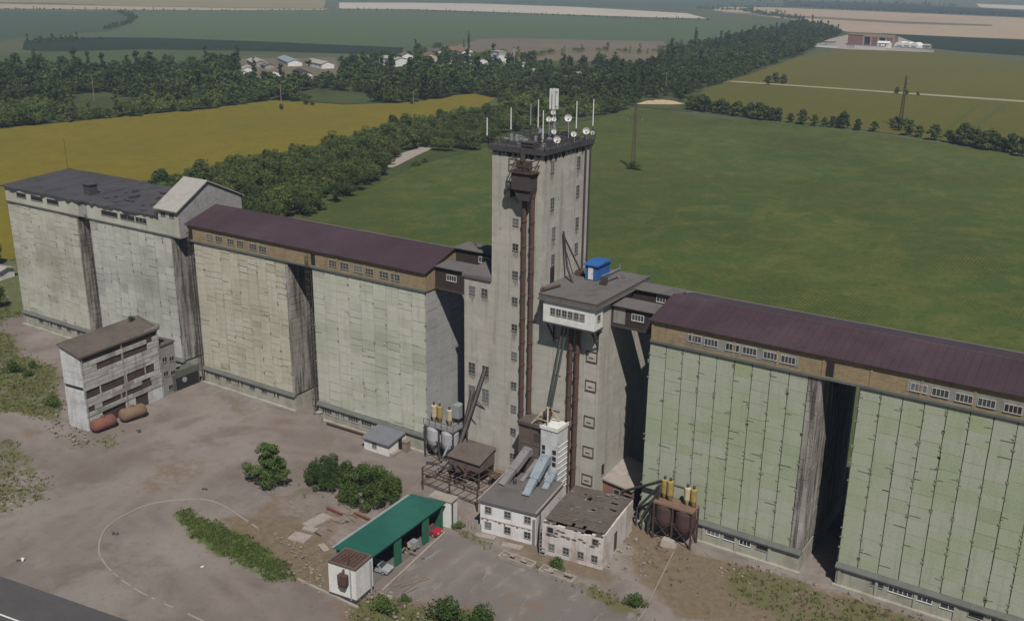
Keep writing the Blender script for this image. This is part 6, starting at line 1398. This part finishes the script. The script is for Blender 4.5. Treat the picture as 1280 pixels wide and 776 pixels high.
for (px, py, w_, lb) in ((1127, 60, 13, 'left one of three pale rounded sheds of the far works'), (1136, 60.5, 12, 'middle one of three pale rounded sheds of the far works'), (1145, 61, 12, 'right one of three pale rounded sheds of the far works')):
    p = wk(px, py); t = thing('arched_shed', lb, 'shed', tuple(p), CZ); a = MB(); a.prism([(-w_/2, 0), (w_/2, 0)]+[(w_/2*math.cos(PI*i/10), 3+w_*.38*math.sin(PI*i/10)) for i in range(11)], 'y', -9, 9); a.build('shell', M['white'], t, local=True); a = MB(); a.box(-w_*.25, w_*.25, -9.1, -8.95, 0, 4); a.build('gate', M['galv'], t, local=True)
house(wk(1156, 61), 14, 9, 4, 1.5, CZ, 'low grey shed at the right end of the far works', 'slab', 'asbestos', name='works_building', wins=2)
for px, py, lb in ((1020,57,'low grey stack of goods in the left yard of the far works'), (1032,54,'low pale stack of goods farther back in the far works yard')): house(wk(px, py), 26, 8, 2.5, .4, CZ, lb, 'slab', 'asbestos', cat='shed', name='storage_shed', wins=0)
field('works_yard', [(1008,58),(1025,52),(1058,44),(1120,45),(1140,52),(1168,66),(1118,64),(1058,62)], .05, M['slab'])
# ---------------------------------------------------------------- clutter in the yard
cr_ = random.Random(21)
def rubble(name, pts, n, r0, r1, m, label, hgt=.0):
    a = MB(); P_ = P2(pts); lo, hi = P_.min(0), P_.max(0); k = 0
    while k < n:
        x, y = cr_.uniform(lo[0], hi[0]), cr_.uniform(lo[1], hi[1]); s = sdist(np.array([x]), np.array([y]), P_)[0]
        if s < 0: continue
        k += 1; r = cr_.uniform(r0, r1)*(1 if cr_.random() < .85 else 1.7); a.stone((x, y, min(s, 1)*hgt*cr_.random()+.02), r, cr_.random())
    o = a.build(name, m); tag(o, label, 'rubble', kind='stuff')
rubM = panel_mat('rubble', [(.10,.08,.06),(.16,.135,.11),(.23,.205,.175)], (.06,.05,.04), .5)
rubble('rubble', [(48,520),(78,518),(108,540),(112,552),(90,560),(62,545)], 70, .1, .38, rubM, 'stones and broken slabs at the foot of the ruined siding building', .5)
rubble('rubble', [(330,660),(400,690),(412,742),(385,738),(350,700)], 110, .06, .24, rubM, 'scattered rubble left of the white pump house', .3)
rubble('rubble', [(440,745),(480,735),(545,752),(560,776),(470,790),(430,770)], 90, .06, .28, rubM, 'heap of broken rubble below the white pump house', .4)
rubble('rubble', [(0,590),(40,598),(66,612),(40,628),(0,634)], 40, .08, .24, rubM, 'line of broken stones along the left grass patch', .3)
rubble('rubble', [(745,690),(790,665),(830,690),(800,730),(760,720)], 60, .08, .3, rubM, 'stones beside the ruined pink building', .2)
rubble('rubble', [(620,690),(700,705),(760,740),(690,722)], 50, .07, .22, rubM, 'small stones along the planters', .1)
rubble('rubble', [(860,680),(1030,728),(1060,760),(900,720)], 60, .07, .22, rubM, 'small stones before the green silos', .1)
rubble('rubble', [(320,610),(450,640),(470,660),(380,650)], 90, .06, .2, rubM, 'loose stones on the track left of the green shed', .1)
def slab_at(px, py, w_, d, h, rz, label, m='slab', z=0, name='concrete_slab', cat='slab', group=None):
    p = at(px, py); t_ = thing(name, label, cat, (p.x, p.y, z), rz, group); a = MB()
    j = lambda: cr_.uniform(-.06, .06)
    a.hexa([(-w_/2+j(), -d/2+j(), 0), (w_/2+j(), -d/2+j(), 0), (w_/2+j(), d/2+j(), 0), (-w_/2+j(), d/2+j(), 0)], [(-w_/2+j(), -d/2+j(), h+j()*.3), (w_/2+j(), -d/2+j(), h+j()*.3), (w_/2+j(), d/2+j(), h+j()*.3), (-w_/2+j(), d/2+j(), h+j()*.3)])
    a.build('slab', M[m], t_, local=True)
    a = MB()
    for s in (-.3, .3): a.cyl((s*w_, 0, h-.02), (s*w_, 0, h+.14), .04, n=6)
    a.build('lifting_loop', M['steel'], t_, local=True); return t_
slab_at(397, 652, 2.2, 4.2, .35, -.1, 'largest pale concrete slab lying left of the green shed')
slab_at(388, 662, 2.4, 1.2, .3, .1, 'short pale slab at the lower end of the largest slab')
slab_at(375, 672, 3.0, 2.2, .2, .2, 'flat broad slab left of the white pump house', 'slab')
slab_at(405, 685, 2.2, 1.0, .22, -.4, 'grey slab piece tilted close to the white pump house', 'slab')
slab_at(430, 640, 3.6, 1.0, .25, .1, 'narrow brown slab behind the green shed, upper one', 'wood'); slab_at(420, 650, 3.4, .8, .25, .05, 'narrow brown slab behind the green shed, lower one', 'wood')
for i, (px, py, L, lb) in enumerate(((445,632,4.5,'rusty beam lying behind the far end of the green shed'), (430,626,4,'rusty beam lying nearest the big bush'), (455,648,4.2,'rusty beam lying close along the green roof'), (418,640,3.5,'short rusty beam beside the large slab'))):
    p = at(px, py); t = thing('steel_beam', lb, 'beam', (p.x, p.y, .1), cr_.uniform(-.5, .3)); a = MB()
    a.box(-L/2, L/2, -.2, .2, 0, .05); a.box(-L/2, L/2, -.2, .2, .3, .35); a.box(-L/2, L/2, -.03, .03, .05, .3); a.build('web', M['rustred'], t, local=True)
def planter(p, q, label):
    p, q = at(*p), at(*q); v = q-p; L = v.length; t_ = thing('concrete_trough', label, 'trough', (p.x, p.y, 0), math.atan2(v.y, v.x))
    a = MB(); a.box(0, L, 0, .25, 0, .6); a.box(0, L, 1.3, 1.55, 0, .7); a.box(0, .25, .25, 1.3, 0, .6); a.box(L-.25, L, .25, 1.3, 0, .6); a.build('rim', M['slab'], t_, local=True)
    a = MB(); a.box(.25, L-.25, .25, 1.3, 0, .3); a.build('soil', M['wood'], t_, local=True)
    for i in range(4): a = MB(); u = cr_.uniform(.3, L-1.6); a.box(u, u+cr_.uniform(.6, 1.3), .1+i*.25, .5+i*.25, .705, .86+.01*i); a.build('loose_block', M['slab'], t_, local=True)
planter((622, 698), (664, 713), 'pale concrete trough along the yard before the white two storey building'); planter((672, 716), (714, 732), 'pale concrete trough along the yard before the ruined pink building')
for i, (px, py, lb) in enumerate(((607, 671, 'broken paving slab at the left foot of the white building'), (640, 683, 'broken paving slab at the middle foot of the white building'))): slab_at(px, py, 3.2, 1.1, .25, .2, lb)
for i in range(4): slab_at(576+i*8, 655+i*3.2, .35, .35, 1.3, .1, ('pale concrete fence post, leftmost of the four beside the white building', 'pale concrete fence post, second from the left beside the white building', 'pale concrete fence post, third from the left beside the white building', 'pale concrete fence post, nearest to the white building corner')[i], name='fence_post', cat='post')
for px, py, s, lb in ((25, 700, .5, 'small pale and dark lump on the bare ground at the lower left'), (144, 667, .45, 'dark lump inside the left curve of the kerb'), (174, 539, .55, 'dark lump on the ground before the tan tank'), (257, 612, .5, 'flat dark lump above the end of the curved kerb'), (528, 698, .3, 'small black lump on the concrete before the green shed'), (252, 708, .25, 'tiny white scrap on the bare ground inside the turning circle')):
    p = at(px, py); t = thing('debris', lb, 'debris', (p.x, p.y, 0)); a = MB()
    for k in range(4): a.stone((cr_.uniform(-s, s), cr_.uniform(-s, s)*.6, s*.2), s*cr_.uniform(.3, .6))
    a.build('lump', M['white'] if px == 252 else M['felt'], t, local=True)
    if px == 25: a = MB(); a.stone((.4, .2, .2), .35); a.build('pale_piece', M['white'], t, local=True)
for i in range(9):
    p = at(497+i*5, 722+cr_.uniform(-6, 16)); q = p+Vector((cr_.uniform(-1.2, .6), cr_.uniform(-2.4, -1), 0)); a = MB(); a.bar((p.x, p.y, .1), (q.x, q.y, .14), .14, .1)
    o = a.build('timber_plank', M['wood']); tag(o, 'weathered loose plank on the concrete beside the pump house rubble', 'plank', 'loose planks by the pump house')
for i in range(14):
    p = at(cr_.uniform(385, 470), cr_.uniform(618, 665)); q = p+Vector((cr_.uniform(.8, 3.2), cr_.uniform(-1.2, .6), 0)); a = MB(); a.bar((p.x, p.y, .1), (q.x, q.y, .16), cr_.uniform(.12, .3), .1)
    o = a.build('timber_plank', M[cr_.choice(('wood', 'rust', 'rusttan', 'wood'))]); tag(o, 'old board lying in the dirt behind the green shed', 'plank', 'old boards behind the green shed')
p0, p1 = at(842, 690), at(805, 765)
a = MB(); a.cyl((p0.x, p0.y, .12), (p1.x, p1.y, .12), .07, n=6); a.cyl((p1.x, p1.y, .12), (p1.x+.5, p1.y-5, .12), .07, n=6); tag(a.build('ground_cable', M['slab']), 'thin pale pipe crossing the brown ground from the rusty hopper platform', 'pipe')
# low kerb along the shed apron
p0, p1 = at(478, 738), at(556, 665); a = MB(); a.bar((p0.x, p0.y, .06), (p1.x, p1.y, .06), .3, .2); structure('apron_kerb', a, M['slab'])
p0, p1 = at(372, 724), at(448, 760); a = MB(); a.bar((p0.x, p0.y, .08), (p1.x, p1.y, .08), .35, .3); structure('verge_kerb', a, M['slab'])
gp = [(x, y) for x, y in zip(cr_.choices(range(-95, 60), k=900), cr_.choices(range(-62, -4), k=900))]
a = MB()
for x, y in gp:
    if x > 5 and y > -20: continue
    a.stone((x+cr_.random(), y+cr_.random(), .02), cr_.uniform(.03, .10)*(1 if cr_.random() < .93 else 1.8), cr_.random())
tag(a.build('gravel', rubM), 'loose gravel and small stones strewn over the yard', 'gravel', kind='stuff')
# ---------------------------------------------------------------- air
m = bpy.data.materials.new('haze_air'); m.use_nodes = True; n = m.node_tree.nodes; n.remove(n['Principled BSDF'])
pv = n.new('ShaderNodeVolumePrincipled'); pv.inputs['Color'].default_value = (.62,.76,.98,1); pv.inputs['Density'].default_value = HAZE = .000105; pv.inputs['Anisotropy'].default_value = 0.0
m.node_tree.links.new(pv.outputs[0], n['Material Output'].inputs['Volume'])
a = MB(); a.box(-14600, 14600, -1500, 14600, -1.5, 96); o = a.build('haze', m); tag(o, kind='stuff', label='thin blue haze over the far fields')
